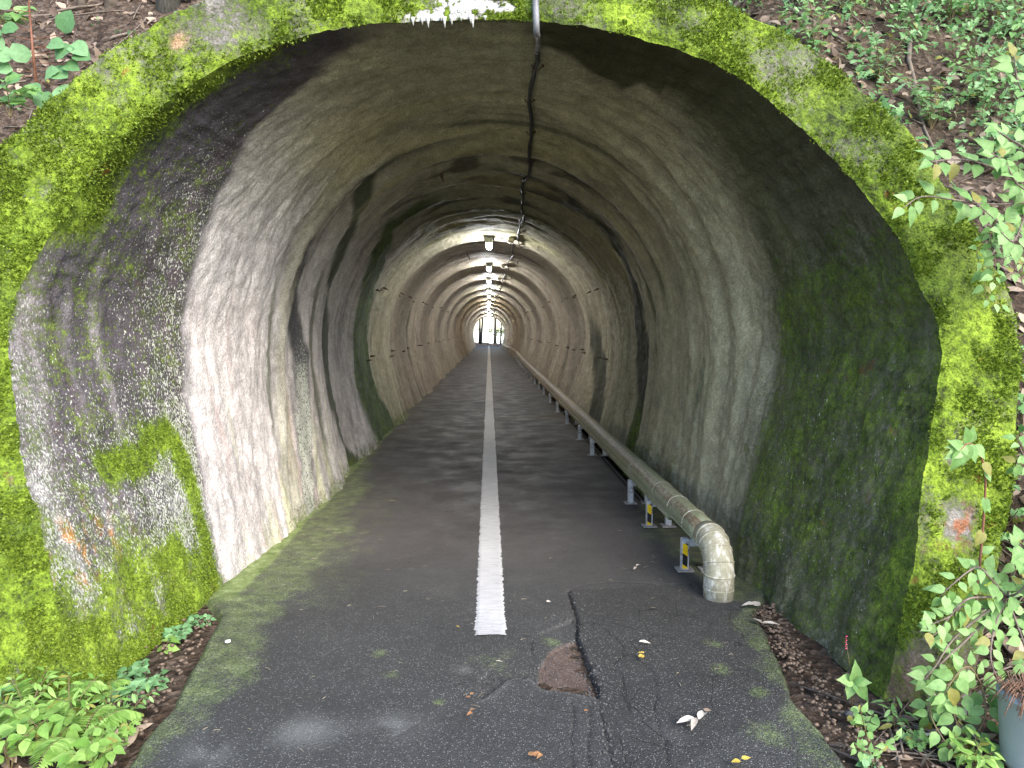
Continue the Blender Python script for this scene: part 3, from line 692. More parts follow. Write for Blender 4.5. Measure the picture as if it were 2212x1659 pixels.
LOW = P2([(1040,1508),(1097,1466),(1145,1462),(1185,1487),(1289,1503),(1288,1484),(1262,1425),(1247,1375),(1240,1335),(1215,1345),(1140,1380),(1080,1420),(1030,1470)])
MINOR = [P2(q) for q in ([(1290,1345),(1307,1359),(1325,1375),(1344,1393),(1345,1412),(1327,1432),(1330,1446)], [(1235,1515),(1242,1553),(1236,1590),(1235,1625),(1240,1670)],
         [(1272,1520),(1276,1560),(1270,1600),(1274,1650)], [(1344,1412),(1385,1428),(1410,1450),(1420,1480)], [(1420,1500),(1412,1530),(1420,1560),(1436,1600),(1445,1650)],
         [(1228,1275),(1262,1262),(1330,1256),(1420,1262),(1500,1262)], [(1247,1340),(1260,1352),(1285,1345)], [(1150,1380),(1148,1405),(1152,1420)], [(1345,1465),(1350,1510),(1362,1540)])]
def road_z(x, y):
    z = 0.012*(fbm(x*1.2, y*1.2, None, 3, 15)-.5) + 0.004*(fbm(x*9, y*9, None, 3, 16)-.5)
    z = z + 0.0035*(fbm(x*60, y*60, None, 2, 17)-.5) * (1 - sst(6, 9, y))
    nearr = (y < 4.2) & (y > 2.0)
    w = 0.016*(fbm(x*11, y*11, None, 5, 18, 0.7)-.5)*2
    dm = dist_poly(x+w, y+w, CR)
    tp = 0.30 + 0.70*sst(2.70, 2.80, y)
    z = np.where(nearr, z - tp*0.022*np.exp(-(dm/(0.0085*tp))**2) * (0.5+fbm(x*7, y*7, None, 2, 19)), z)
    ip = in_poly(x+w, y+w, POT); il = in_poly(x+w*1.3, y+w*1.3, LOW)
    z = np.where(nearr & il, z - 0.016 * sst(0.0, 0.01, dist_poly(x, y, STEP)) * np.exp(-(np.minimum(dist_poly(x, y, STEP), dm)/0.16)**2), z)
    z = np.where(nearr & ip, z - 0.022 * (0.5 + 0.5*fbm(x*12, y*12, None, 3, 20)), z)
    for mnr in MINOR:
        w3 = 0.014*(fbm(x*24, y*24, None, 5, 34, 0.75)-.5)*2; z = np.where(nearr, z - 0.006*np.exp(-(dist_poly(x+w3, y+w3, mnr)/0.005)**2), z)
    return z
def road_lr(y):
    l = np.interp(y, [-60, 2.0, 2.33, 2.8, 3.3, 3.6, 3.9, 60], [-1.3, -1.22, -1.24, -1.30, -1.36, -1.42, -1.62, -1.62]) 
    r = np.interp(y, [-60, 2.0, 2.6, 3.57, 3.9, 5.6, 6.0, 60], [1.3, 1.22, 1.24, 1.42, 1.62, 1.62, 1.33, 1.30])
    return l, r
def road_patch(y0, y1, ny, nx):
    yy = np.linspace(y0, y1, ny); l, r = road_lr(yy); t = np.linspace(0, 1, nx)
    x = l[:, None]*(1-t) + r[:, None]*t; y = np.repeat(yy[:, None], nx, 1)
    wob = (fbm(y*4, y*0+3, None, 4, 23)-.5)*0.10 * (1 - sst(3.7, 3.9, y))
    x = x + wob * (np.abs(t-.5)*2)[None]**6 * np.where(t < .5, 1, -1)[None]
    z = road_z(x, y); ed = np.minimum(t, 1-t)[None] * (r-l)[:, None]
    z = z - 0.05*(1 - sst(0.0, 0.05, ed))
    return x, y, z
def road_col(x, y):
    c = np.ones(x.shape + (3,)) * C(0.047, 0.046, 0.044)
    dust = fbm(x*0.8, y*2.6, None, 4, 24)
    c = lerp(c, np.ones(c.shape) * C(0.070, 0.063, 0.060), sst(3.6, 5.0, y)); c = lerp(c, np.ones(c.shape) * C(0.085, 0.068, 0.045), sst(0.50, 0.72, dust) * sst(8, 11, y) * 0.7)
    c = lerp(c, np.ones(c.shape) * C(0.10, 0.08, 0.055), (sst(1.0, 1.35, np.abs(x)) * sst(7, 10, y)) * 0.5)
    c = c * (1 - 0.22 * sst(0.5, 0.66, fbm(x*1.2, y*1.0, None, 4, 25)) * sst(4.6, 5.5, y) * (1 - sst(11, 14, y)))[..., None]
    nearr = y < 4.2
    wq = 0.016*(fbm(x*11, y*11, None, 5, 18, 0.7)-.5)*2; ip = in_poly(x+wq, y+wq, POT) & nearr; c = np.where(ip[..., None], C(0.095, 0.066, 0.054) * (0.6 + 0.8*fbm(x*16, y*16, None, 3, 26))[..., None], c)
    w3 = 0.014*(fbm(x*24, y*24, None, 5, 34, 0.75)-.5)*2
    for mnr in MINOR: c = c * np.where(nearr, 1 - 0.35*np.exp(-(dist_poly(x+w3, y+w3, mnr)/0.004)**2), 1)[..., None]
    pr = in_poly(x, y, P2([(1228,1275),(1500,1262),(1640,1340),(1760,1480),(1400,1700),(1335,1690),(1289,1502),(1247,1375)])) & nearr
    c = np.where(pr[..., None], c * 0.80, c)
    wc = 0.016*(fbm(x*11, y*11, None, 5, 18, 0.7)-.5)*2; dm = dist_poly(x+wc, y+wc, CR); c = c * np.where(nearr, 1 - (0.35 + 0.45*sst(2.70, 2.80, y))*np.exp(-(dm/(0.003 + 0.003*sst(2.70, 2.80, y)))**2), 1)[..., None]
    lip_ = np.where(nearr, np.exp(-(dist_poly(x, y+.015, STEP)/0.012)**2), 0); c = lerp(c, np.ones(c.shape) * C(0.15, 0.15, 0.14), lip_ * 0.25)
    for qx, qy, qr in ((-0.98, 2.62, .09), (-1.0, 2.42, .10), (-.68, 2.52, .12), (-.35, 2.55, .10), (.62, 2.45, .07), (-.08, 2.98, .05)):  # dappled light specks painted pale into the asphalt colour
        c = lerp(c, np.ones(c.shape) * C(0.20, 0.20, 0.185), 0.42*np.exp(-(((x-qx)/qr)**2 + ((y-qy)/(qr*.8))**2)) * sst(0.36, 0.66, fbm(x*7, y*7, None, 4, 33))*1.4)
    nn = fbm(x*3.0, y*2.0, None, 4, 27); m = 0.10 + 0*x
    lw = np.interp(y, [2.2, 2.6, 3.0, 3.4, 3.9, 5.0, 6.5, 8.2, 9.5, 60], [.22, .42, .50, .70, .75, .85, .60, .30, .05, 0.0]); l, r = road_lr(y)
    wl = np.where(y > 3.8, -1.45, l); el = x - wl
    m = np.maximum(m, 0.66*(1 - sst(lw*.35, lw*1.15, el + (nn-.5)*0.45)))
    m = np.maximum(m, 0.95*(1 - sst(0.03, 0.14, el + (nn-.5)*0.1)) * sst(3.3, 4.0, y) * (1 - sst(9, 13, y)))
    rw = np.interp(y, [2.0, 2.4, 2.7, 3.0, 3.6, 4.4, 5.6, 6.2, 60], [.40, .42, .30, .35, .2, .55, .55, .1, 0]); er = np.where(y > 3.7, 1.45, r) - x
    m = np.maximum(m, 0.62*(1 - sst(rw*.3, rw*1.2, er + (nn-.5)*0.5)) * (1 - sst(5.8, 6.6, y)))
    m = np.maximum(m, 0.50*np.exp(-((x-.02)/.5)**2 - ((y-3.05)/.35)**2)); m = np.maximum(m, 0.52*(1-sst(6.0, 9.5, y)) * (1 - sst(-1.0, 0.1, x)) * sst(3.2, 3.8, y)); m = np.maximum(m, 0.40*np.exp(-((y-4.3)/.9)**2)*sst(.2, .9, x))
    for qx, qy, qr in ((1.0, 2.95, .10), (1.1, 2.75, .09), (1.05, 3.2, .09), (-.42, 2.95, .08), (-.5, 3.15, .09), (.30, 3.25, .10), (1.02, 2.45, .16), (-.2, 2.72, .05)):
        m = np.maximum(m, 0.66*np.exp(-(((x-qx)/qr)**2 + ((y-qy)/qr)**2)))
    m = np.where(ip, 0.1, m)
    coarse = 0.12 + 0.88*(1 - sst(3.1, 4.6, y)); ck = (1 - sst(3.6, 3.8, y)) * sst(0.30, 0.45, x + (nn-.5)*.2) * 0.9
    ck = np.where((x < .35) & (y > 2.6) & (y < 3.0) & (x > .0), 0.6, ck)
    return c, np.stack([m, coarse, ck], -1)
parts = []
for (a, b, ny, nx) in ((-60, 2.0, 120, 40), (2.0, 6.4, 560, 360), (6.4, 16, 190, 130), (16, 59.2, 260, 60)):
    parts.append(road_patch(a, b, ny, nx))
V = []; F = []; CL = []; AX = []; off = 0
for x, y, z in parts:
    V.append(np.stack([x, y, z], -1).reshape(-1, 3)); F.append(gridF(*x.shape, off)); off += x.size
    c, a = road_col(x, y); CL.append(c.reshape(-1, 3)); AX.append(a.reshape(-1, 3))
road = mesh('road', np.concatenate(V), np.concatenate(F), M['asphalt'], None, True, np.concatenate(CL), np.concatenate(AX))
tag(road, 'dark cracked asphalt road leading through the tunnel', kind='structure')
# drainage gap between road and right wall
mb_ = MB(); 
for k in range(1): mb_.box((1.45, 31.5, -0.22), (0.40, 51, 0.02))
gut = mb_.build('gutter', M['soil']); tag(gut, 'narrow dark drainage gap beneath the pipe', kind='structure')
mb_ = MB(); mb_.box((1.335, 32.6, -0.115), (0.012, 53.2, 0.19)); mb_.box((1.47, 5.98, -0.115), (0.3, 0.012, 0.19))
o = mb_.build('kerb', M['plate']); tag(o, kind='structure')
# centre line
yl_ = np.concatenate([np.linspace(3.325, 8, 700), np.linspace(8.03, 59, 500)]); t = np.linspace(-1, 1, 14)
x = t[None]*0.075 + 0.004 + np.where(np.abs(t) == 1, 1, 0)[None] * (fbm(yl_*60, yl_*0, None, 2, 28)-.5)[:, None] * 0.028 * np.sign(t)[None]
y = np.repeat(yl_[:, None], 14, 1); y[:2] -= ((fbm(x[:2]*70, x[:2]*0, None, 2, 29)-.5)*.02)
z = road_z(x, y) + 0.005 - 0.0045*(np.abs(t) == 1)[None]
lc = np.ones(x.shape+(3,)) * C(0.53, 0.52, 0.52); dn = fbm(x*5, y*3, None, 4, 30); lc = lc * (0.80 + 0.3*dn)[..., None]; lc = lerp(lc, np.ones(lc.shape)*C(.45, .38, .29), sst(9, 22, y)*.55)
o = mesh('road_marking', np.stack([x, y, z], -1), gridF(*x.shape), M['paint'], None, True, lc.reshape(-1, 3)); tag(o, 'solid white centre line painted on the asphalt', kind='structure')

# water beyond the far exit
m = NT('lake_water'); w = m.noise(0.35, 4, 0.6); wat = m.done((0.10, 0.16, 0.17), 0.12, m.bump(w, 0.25, 0.3), spec=0.5)
V = [(-900, 95, -13), (900, 95, -13), (2500, 5000, -13), (-2500, 5000, -13)]; o = mesh('water', V, [[0, 1, 2, 3]], wat, smooth=False); tag(o, kind='structure')
# ground at the horizon behind the viewer
V = [(-4000, -4000, -.9), (4000, -4000, -.9), (4000, 60, -.9), (-4000, 60, -.9)]; o = mesh('terrain', V, [[0, 1, 2, 3]], M['soil'], smooth=False); tag(o, kind='structure')

def ORD(n):
    o1 = ['', 'first', 'second', 'third', 'fourth', 'fifth', 'sixth', 'seventh', 'eighth', 'ninth', 'tenth', 'eleventh', 'twelfth', 'thirteenth', 'fourteenth', 'fifteenth', 'sixteenth', 'seventeenth', 'eighteenth', 'nineteenth']
    return o1[n] if n < 20 else {20: 'twentieth', 30: 'thirtieth'}.get(n, {2: 'twenty-', 3: 'thirty-'}[n//10] + o1[n % 10])
cnt = {}

# ------------------------------------------------------------------ things inside the tunnel
def ceil_pt(xoff, y, gap=0.0):
    """point on the lining at lateral offset xoff near the crown"""
    r = int(np.argmin(np.abs(L2[:, len(U)//2, 1] - y))); row = L2[r]; sel = row[:, 2] > 1.6
    i = np.where(sel)[0][np.argmin(np.abs(row[sel, 0] - xoff))]; p = row[i]; n = NRM[r, i]
    return Vector(p + n * gap), Vector(n)
def wall_pt(zz, y, side, gap=0.0):
    r = int(np.argmin(np.abs(L2[:, len(U)//2, 1] - y))); row = L2[r]; sel = row[:, 0] * side > 0.5
    i = np.where(sel)[0][np.argmin(np.abs(row[sel, 2] - zz))]; p = row[i]; n = NRM[r, i]
    return Vector(p + n * gap), Vector(n)

def copy_tree(o, parent=None):
    c = o.copy(); S.collection.objects.link(c); c.parent = parent
    for ch in list(o.children): copy_tree(ch, c)
    return c

def make_lamp(lit=True):
    e = empty('tunnel_lamp', (0, 0, 0), 'x', 'lamp', 'lamps along the crown of the tunnel')
    a = MB(); a.box((0, 0, -0.045), (0.115, 0.16, 0.09), None, 0.012); a.box((0, 0, 0.02), (0.14, 0.19, 0.05)); a.build('housing', M['lamph'], e)
    b = MB(); V = []
    for k, (z, s) in enumerate(((-0.091, 1.0), (-0.125, 1.0), (-0.155, 0.86), (-0.170, 0.55))):
        for q in range(16):
            t = 2*math.pi*q/16; V.append((0.045*s*math.copysign(abs(math.cos(t))**.6, math.cos(t)), 0.058*s*math.copysign(abs(math.sin(t))**.6, math.sin(t)), z))
    F = [[r*16+q, r*16+(q+1) % 16, (r+1)*16+(q+1) % 16, (r+1)*16+q] for r in range(3) for q in range(16)] + [list(range(63, 47, -1))]
    b.add(V, F); b.build('lamp_glass', M['glow'] if lit else M['added_glow'], e, True)
    return e
lampL = make_lamp(True); lampU = make_lamp(False); fl = fu = True
ordn = ['nearest', 'second', 'third', 'fourth', 'fifth', 'sixth', 'seventh', 'eighth', 'ninth', 'last']
for i, y in enumerate(LAMPS):
    lit = i not in (5, 6)
    if lit: o = lampL if fl else copy_tree(lampL); fl = False
    else: o = lampU if fu else copy_tree(lampU); fu = False
    p, n = ceil_pt(0.01, y, 0.0); o.location = p
    o['label'] = {0: 'nearest and largest lit lamp hanging from the tunnel crown beside the cream junction box', 5: 'small lamp with an added dim glow just beyond the first five bright lamps', 6: 'second lamp with an added dim glow, just before the last three bright lamps',
                  9: 'smallest lit lamp right above the far tunnel exit'}.get(i, 'lit tunnel lamp on the crown, %s from the entrance' % ordn[i])

# power cable clipped along the crown, right of the lamps
cx_ = lambda y: float(np.interp(y, [3.5, 3.7, 4.5, 5.5, 7.6, 10.3, 14, 20, 30, 40, 56], [.225, .235, .29, .325, .37, .46, .46, .42, .38, .33, .30]))
pts = []
for y in np.concatenate([np.arange(3.85, 14, 0.16), np.arange(14, 55.8, 0.4)]):
    p, n = ceil_pt(cx_(y) + 0.018*math.sin(y*2.3) + 0.012*math.sin(y*5.1), y, 0.016 + 0.012*abs(math.sin(y*2.9))); pts.append(p)
cab = empty('power_cable', (0, 0, 0), 'black power cable clipped along the tunnel ceiling right of the lamps', 'cable')
mb_ = MB(); mb_.tube(pts, [0.0135 if p.y < 11 else 0.010 for p in pts], 7); mb_.build('sheath', M['cable'], cab, True)
# grey conduit where the cable hangs over the arch
f0 = PORTAL(1153, -60); f1 = PORTAL(1154, -10); f2 = PORTAL(1155, 30); f3 = PORTAL(1157, 50)
mb_ = MB(); dn = Vector((0, -0.055, 0.015))
cp = [Vector(f0) + dn + Vector((0, .5, .12)), Vector(f0) + dn + Vector((0, .02, .02)), Vector(f1) + dn, Vector(f2) + dn + Vector((.002, .0, -.01)), Vector(f3) + Vector((.003, -0.02, -0.05)), ceil_pt(.245, 3.66, 0.035)[0], ceil_pt(.262, 3.78, 0.022)[0], pts[0] + Vector((0, .03, 0))]
cpc = catmull([tuple(p) for p in cp], 40); mb_.tube([Vector(p) for p in cpc], list(np.linspace(.017, .0145, 40)), 10); mb_.build('conduit', M['conduit'], cab, True)
mb_ = None
for y in list(np.arange(4.1, 12, 0.72)) + list(np.arange(12.4, 50, 1.8)):
    p, n = ceil_pt(cx_(y) + 0.018*math.sin(y*2.3) + 0.012*math.sin(y*5.1), y, 0.010)
    b = MB(); t = Vector((0.024, 0, 0)); b.tube([p - t*1.4, p - t*.8 + n*.020, p + n*.034, p + t*.8 + n*.020, p + t*1.4], .0035, 5); b.tube([p + t*1.3, p + t*1.3 + n*.014], .007, 6); b.build('clip', M['rust'], cab)
# junction boxes with a branch cable to their lamp
def junction(i, y, lab):
    p, n = ceil_pt(cx_(y) - 0.11, y - .12, 0.0); e = empty('junction_box', p, lab, 'junction box', 'cream junction boxes beside the ceiling cable')
    rot = n.to_track_quat('Z', 'Y').to_matrix(); b = MB(); b.box(n*0.03, (0.13, 0.10, 0.07), rot, 0.008); b.build('box_body', M['boxp'], e)
    b = MB(); b.box(n*0.069, (0.115, 0.085, 0.012), rot, 0.004); b.tube([n*0.07, n*0.08], 0.012, 10); b.build('lid', M['boxp'], e)
    q = [Vector((0, 0, 0)) + n*.03, (ceil_pt(cx_(y)*.55, y - .08, .012)[0] - p), (ceil_pt(cx_(y)*.25, y - .04, .02)[0] - p), (ceil_pt(0.05, y, .03)[0] - p)]
    b = MB(); b.tube([Vector(v) for v in catmull([tuple(v) for v in q], 16)], .0075, 6); b.build('branch_cable', M['cable'], e, True)
for i, lab in ((0, 'nearest cream junction box beside the first lit tunnel lamp'), (1, 'junction box beside the second lit lamp from the entrance'), (2, 'junction box beside the third lit lamp from the entrance'),
               (4, 'junction box beside the fifth lit lamp from the entrance'), (7, 'tiny junction box beside the first lit lamp past the unlit pair'), (9, 'tiny junction box at the cable just above the far exit')):
    junction(i, LAMPS[i], lab)

# rusty bolt ends sticking out of the lining
def make_bolt():
    e = empty('rock_bolt', (0, 0, 0), 'x', 'bolt', 'rusty bolt ends sticking out of the tunnel lining')
    b = MB(); b.tube([(0, 0, -.03), (0, 0, .05), (.008, 0, .075)], [.009, .009, .007], 7); b.build('shank', M['rust'], e, True)
    b = MB(); b.box((0, .0, .018), (.075, .028, .008), None); b.box((.03, 0, .03), (.02, .024, .02)); b.build('bracket', M['rust'], e)
    return e
bolt = make_bolt(); bn = 0
specs = []
for y in [9.7, 10.3, 11.6, 12.5, 13.6, 14.8, 16.1, 17.5, 19.2, 21, 23, 25.4, 28, 31, 34.5, 38.5, 43]:
    for side in (-1, 1):
        for zz in (1.05, 2.05):
            specs.append((y + (.25 if side > 0 else 0) + random.uniform(-.15, .15), side, zz + random.uniform(-.04, .04)))
for y, side, zz in specs:
    o = bolt if bn == 0 else copy_tree(bolt); bn += 1
    p, n = wall_pt(zz, y, side, 0.0); o.location = p
    o.rotation_mode = 'QUATERNION'; o.rotation_quaternion = n.to_track_quat('Z', 'Y')
    kk = (side, zz < 1.5); cnt[kk] = cnt.get(kk, 0) + 1
    o['label'] = '%s bolt end from the entrance in the %s row of the %s wall' % (ORD(cnt[kk]), 'waist-high' if zz < 1.5 else 'upper', 'left' if side < 0 else 'right')
    o['group'] = 'rusty bolts in the %s row of the %s wall' % ('lower' if zz < 1.5 else 'upper', 'left' if side < 0 else 'right')
nb_ = 0
for y in [6.1, 6.5, 12.3, 13.9, 15.2, 17.2, 19.0, 22.1, 26.4, 32]:
    for xo in (-.42, .62):
        if y < 8 and xo > 0: continue
        o = copy_tree(bolt); p, n = ceil_pt(xo, y, 0); o.location = p; o.rotation_mode = 'QUATERNION'; o.rotation_quaternion = n.to_track_quat('Z', 'Y')
        cnt[xo] = cnt.get(xo, 0) + 1; o['label'] = '%s rusty bolt hanging from the ceiling %s of the lamps, counted inward' % (ORD(cnt[xo]), 'left' if xo < 0 else 'right'); o['group'] = 'rusty ceiling bolts %s of the lamps' % ('left' if xo < 0 else 'right')

# ------------------------------------------------------------------ the lagged pipe on its stands
PX, PZ, PR = 1.262, 0.285, 0.079
pipe = empty('lagged_pipe', (0, 0, 0), 'long greenish metal-clad pipe on low stands along the right wall, turned down at its end', 'pipe')
def pcen(y):
    x = PX + float(np.interp(y, [0, 26, 30, 34, 38, 42, 46, 50, 58], [0, 0, .03, .10, .12, .04, -.08, -.14, -.20])); z = PZ + float(np.interp(y, [0, 30, 40, 58], [0, 0, -.03, -.10])); return Vector((x, y, z))
mb_ = MB(); ys_ = list(np.arange(3.93, 12, .25)) + list(np.arange(12, 57.5, .5)); mb_.tube([pcen(y) for y in ys_], PR, 28); mb_.build('lagging', M['pipe'], pipe, True)
b = MB()
for (sa, so) in ((200, 0.004),):
    P = []
    for y in ys_: c = pcen(y); P.append(c + Vector((math.cos(R(sa)), 0, math.sin(R(sa)))) * (PR + so))
    b.tube(P, .006, 6)
b.build('seam', M['pipe'], pipe, True)
b = MB(); b.tube([pcen(y) + Vector((-.052, 0, -.064)) for y in np.arange(4.62, 56, .4)], .024, 12); b.build('small_pipe', M['pipe'], pipe, True)
for y in (4.25, 4.62, 5.05, 5.9, 7.2, 8.6, 10.1, 11.6, 13.1, 14.6):
    c = pcen(y); b = MB(); b.tube([c - Vector((0, .006, 0)), c + Vector((0, .006, 0))], PR + .0035, 28, True); b.build('band', M['elbow'], pipe, True)
# segmented elbow and upright foot
ec = Vector((PX, 3.93, PZ - 0.155)); er = 0.155; nseg = 4; prev = None; P = []
for k in range(nseg + 1):
    a = R(90 * k / nseg); P.append(ec + Vector((0, -er*math.sin(a), er*math.cos(a))))
P.append(Vector((PX, ec.y - er, -0.03)))
Pm = [P[0], *[(P[k] + P[k+1]) / 2 for k in range(nseg)], P[-1]]
b = MB(); EP = [Vector((PX, 4.0, PZ))]
for k in range(nseg+1):
    a = R(90 * k / nseg); EP.append(ec + Vector((0, -er*math.sin(a), er*math.cos(a))))
EP.append(Vector((PX, ec.y - er, -0.03))); b.tube(EP, PR + .003, 32); b.build('elbow', M['elbow'], pipe, True)
for k in range(nseg + 1):
    a = R(90 * k / nseg); c = ec + Vector((0, -er*math.sin(a), er*math.cos(a))); t = Vector((0, -math.cos(a), -math.sin(a)))
    b = MB(); b.tube([c - t*.005, c - t*.002, c + t*.002, c + t*.005], [PR+.003, PR+.0075, PR+.0075, PR+.003], 32, False); b.build('elbow_seam', M['elbow'], pipe, True)
b = MB(); c = Vector((PX, ec.y-er, .055)); b.tube([c - Vector((0, 0, .004)), c + Vector((0, 0, .004))], PR+.0055, 32, False); b.build('elbow_seam', M['elbow'], pipe, True)

def make_stand(tape):
    e = empty('pipe_stand', (0, 0, 0), 'x', 'pipe stand', 'white steel stands under the pipe')
    hh = 0.2
    for s in (-1, 1):
        b = MB(); b.box((s*.072, 0, hh/2), (.045, .045, hh), None, .004); lg = b.build('leg', M['steel'], e)
        b = MB(); b.box((s*.072, 0, .005), (.10, .085, .010)); b.build('base_plate', M['plate'], lg)
    b = MB(); b.box((0, 0, hh-.0245), (.0985, .040, .043)); b.build('crossbar', M['steel'], e)
    if tape:
        b = MB(); b.box((-.076, -.0245, .095), (.031, .003, .155)); b.build('reflective_tape', M['tape'], e)
    return e
st1 = make_stand(True); st2 = make_stand(False)
st_y = [4.20, 5.16, 5.86, 8.1, 9.24] + [9.24 + 1.52*k for k in range(1, 31)]; first = True
for i, y in enumerate(st_y):
    if i == 0: o = st1
    elif i == 1: o = copy_tree(st1)
    else: o = st2 if first else copy_tree(st2); first = False
    c = pcen(y); o.location = (c.x, y, 0.004)
    if i > 3: o.scale = (1, 1, 1)
    if i < 5:
        o['label'] = ['nearest pipe stand, with black and yellow tape, beside the elbow', 'second pipe stand, with black and yellow tape higher up its leg', 'third pipe stand, the first one without reflective tape',
                      'fourth pipe stand from the elbow, plain white', 'fifth pipe stand from the elbow, plain white'][i]
    else:
        o['label'] = '%s pipe stand counted from the elbow, plain, deeper in the tunnel' % ORD(i+1)

# ------------------------------------------------------------------ leaves
def leaf_tpl(kind, ns=7):
    """outline template: (x across, y along 0..1, z lift) with a folded midrib"""
    t = np.linspace(0, 1, ns + 1)
    prof_ = {'ovate': ([0, .06, .2, .35, .5, .7, .85, 1], [.02, .16, .29, .31, .28, .17, .07, 0]), 'lance': ([0, .1, .3, .5, .7, .85, 1], [.01, .08, .155, .16, .12, .06, 0]),
             'heart': ([0, .1, .25, .45, .65, .85, 1], [.26, .42, .46, .38, .25, .10, 0]), 'round': ([0, .08, .25, .5, .75, .9, 1], [.05, .27, .44, .47, .36, .18, 0]),
             'lobed': ([0, .14, .28, .43, .57, .71, .86, 1], [.04, .40, .17, .38, .14, .26, .08, 0])}[kind]
    w = np.interp(t, *prof_); w[-1] = 0.0
    V = []
    for i in range(ns+1):
        z = -0.20*t[i]**2; wv = .02*math.sin(i*2.1)
        yb = t[i] - (0.12 if kind == 'heart' and i == 0 else 0)
        V += [(-w[i], yb, z + 0.22*w[i] + wv*w[i]*3), (0, t[i], z), (w[i], yb, z + 0.22*w[i] - wv*w[i]*3)]
    F = []
    for i in range(ns):
        a = i*3; F += [[a, a+1, a+4, a+3], [a+1, a+2, a+5, a+4]]
    return np.array(V), np.array(F)
TPL = {k: leaf_tpl(k) for k in ('ovate', 'lance', 'heart', 'round', 'lobed')}
class LV:
    def __init__(s, kind): s.t, s.f = TPL[kind]; s.P = []; s.D = []; s.N = []; s.S = []
    def add(s, p, d, n, size):
        s.P.append(tuple(p)); s.D.append(tuple(d)); s.N.append(tuple(n)); s.S.append(size)
    def build(s, name, mat, parent=None):
        P, D, N, Z = map(lambda a: np.array(a, float), (s.P, s.D, s.N, s.S))
        D /= np.linalg.norm(D, axis=1, keepdims=True) + 1e-9; X = np.cross(D, N); X /= np.linalg.norm(X, axis=1, keepdims=True) + 1e-9; N2 = np.cross(X, D)
        T = s.t; k = len(T)
        cur = rng.uniform(0.3, 1.8, len(P))[:, None, None]
        V = P[:, None] + (X[:, None]*T[None, :, :1] + D[:, None]*T[None, :, 1:2] + N2[:, None]*T[None, :, 2:3]*cur) * Z[:, None, None]
        F = s.f[None] + (np.arange(len(P))*k)[:, None, None]
        return mesh(name, V.reshape(-1, 3), F.reshape(-1, 4), mat, parent, True)
def rv(s=1.0): return np.array([random.uniform(-s, s), random.uniform(-s, s), random.uniform(-s, s)])

def shoot(stem_mb, lv, P, r0, size, n, facing=(0, -.5, 1), pairs=True, start=0.12, droop=0.3, jitter=.25):
    """a leafy stem along polyline P"""
    C_ = catmull(P, 24); stem_mb.tube([Vector(p) for p in C_], list(np.linspace(r0, r0*.35, 24)), 6)
    for k in range(n):
        t = start + (1-start)*(k+.5)/n; i = min(int(t*23), 22); p = C_[i]; tan = C_[i+1]-C_[i]; tan /= np.linalg.norm(tan)+1e-9
        f = np.array(facing, float) + rv(jitter*1.8); sd = np.cross(tan, f); sd /= np.linalg.norm(sd)+1e-9
        for s_ in ((-1, 1) if pairs else ((-1,) if k % 2 else (1,))):
            d = sd*s_ + tan*random.uniform(.2, .7) + np.array([0, 0, -droop*random.uniform(.3, 1.2)]) + rv(jitter)
            q = p + d/np.linalg.norm(d)*size*.18; stem_mb.tube([Vector(p), Vector(q)], r0*.3, 4, False)
            lv.add(q, d, f, size*random.uniform(.7, 1.15))
    p = C_[-1]; tan = C_[-1]-C_[-2]; lv.add(p, tan + np.array([0, 0, -droop*.01]), facing, size*.8)

def plant(name, loc, label, cat, mat, kind='ovate', stems=5, h=.3, size=.06, n=4, spread=.6, group=None, stemmat='stem', r=.003, facing=(0, -.5, 1), pairs=True, droop=.3, lean=(0, 0)):
    e = empty(name, loc, label, cat, group); sb = MB(); lv = LV(kind)
    for k in range(stems):
        a = 2*math.pi*(k + random.uniform(-.3, .3))/stems; sp = spread*random.uniform(.4, 1)*h; hh = h*random.uniform(.6, 1.05)
        dx, dy = math.cos(a)*sp + lean[0]*h, math.sin(a)*sp + lean[1]*h
        shoot(sb, lv, [(0, 0, -.02), (dx*.25, dy*.25, hh*.5), (dx*.65, dy*.65, hh*.85), (dx, dy, hh)], r, size, n, facing, pairs, droop=droop)
    sb.build('stem', M[stemmat], e, True); lv.build('foliage', M[mat], e); return e

def fern(loc, label, fronds=5, ln=.25, mat='lime_leaf', group='ferns by the left wall', az0=0, azr=6.28):
    e = empty('fern', loc, label, 'fern', group); sb = MB(); lv = LV('lance')
    for k in range(fronds):
        a = az0 + azr*(k+.5)/fronds + random.uniform(-.2, .2); u = np.array([math.cos(a), math.sin(a), 0]); l = ln*random.uniform(.75, 1.1)
        P = [(0, 0, 0), tuple(u*l*.3 + [0, 0, l*.45]), tuple(u*l*.7 + [0, 0, l*.55]), tuple(u*l*1.05 + [0, 0, l*.35])]
        C_ = catmull(P, 30); sb.tube([Vector(p) for p in C_], list(np.linspace(.0022, .0006, 30)), 5)
        for i in range(4, 29):
            t = i/29; tan = C_[min(i+1, 29)]-C_[i-1]; sd = np.cross(tan, [0, 0, 1]); sd /= np.linalg.norm(sd)+1e-9
            w = l*.30*math.sin(math.pi*min(1, (1-t)*1.05))**.8 * (1.25 - t*.4) + .008
            for s_ in (-1, 1): lv.add(C_[i], sd*s_ + tan/np.linalg.norm(tan)*.35 + [0, 0, -.15], (0, 0, 1), w)
    sb.build('stem', M['stem'], e, True); lv.build('fronds', M[mat], e); return e
def gpt(px, py, z=0.0): return Vector(G(px, py, z))

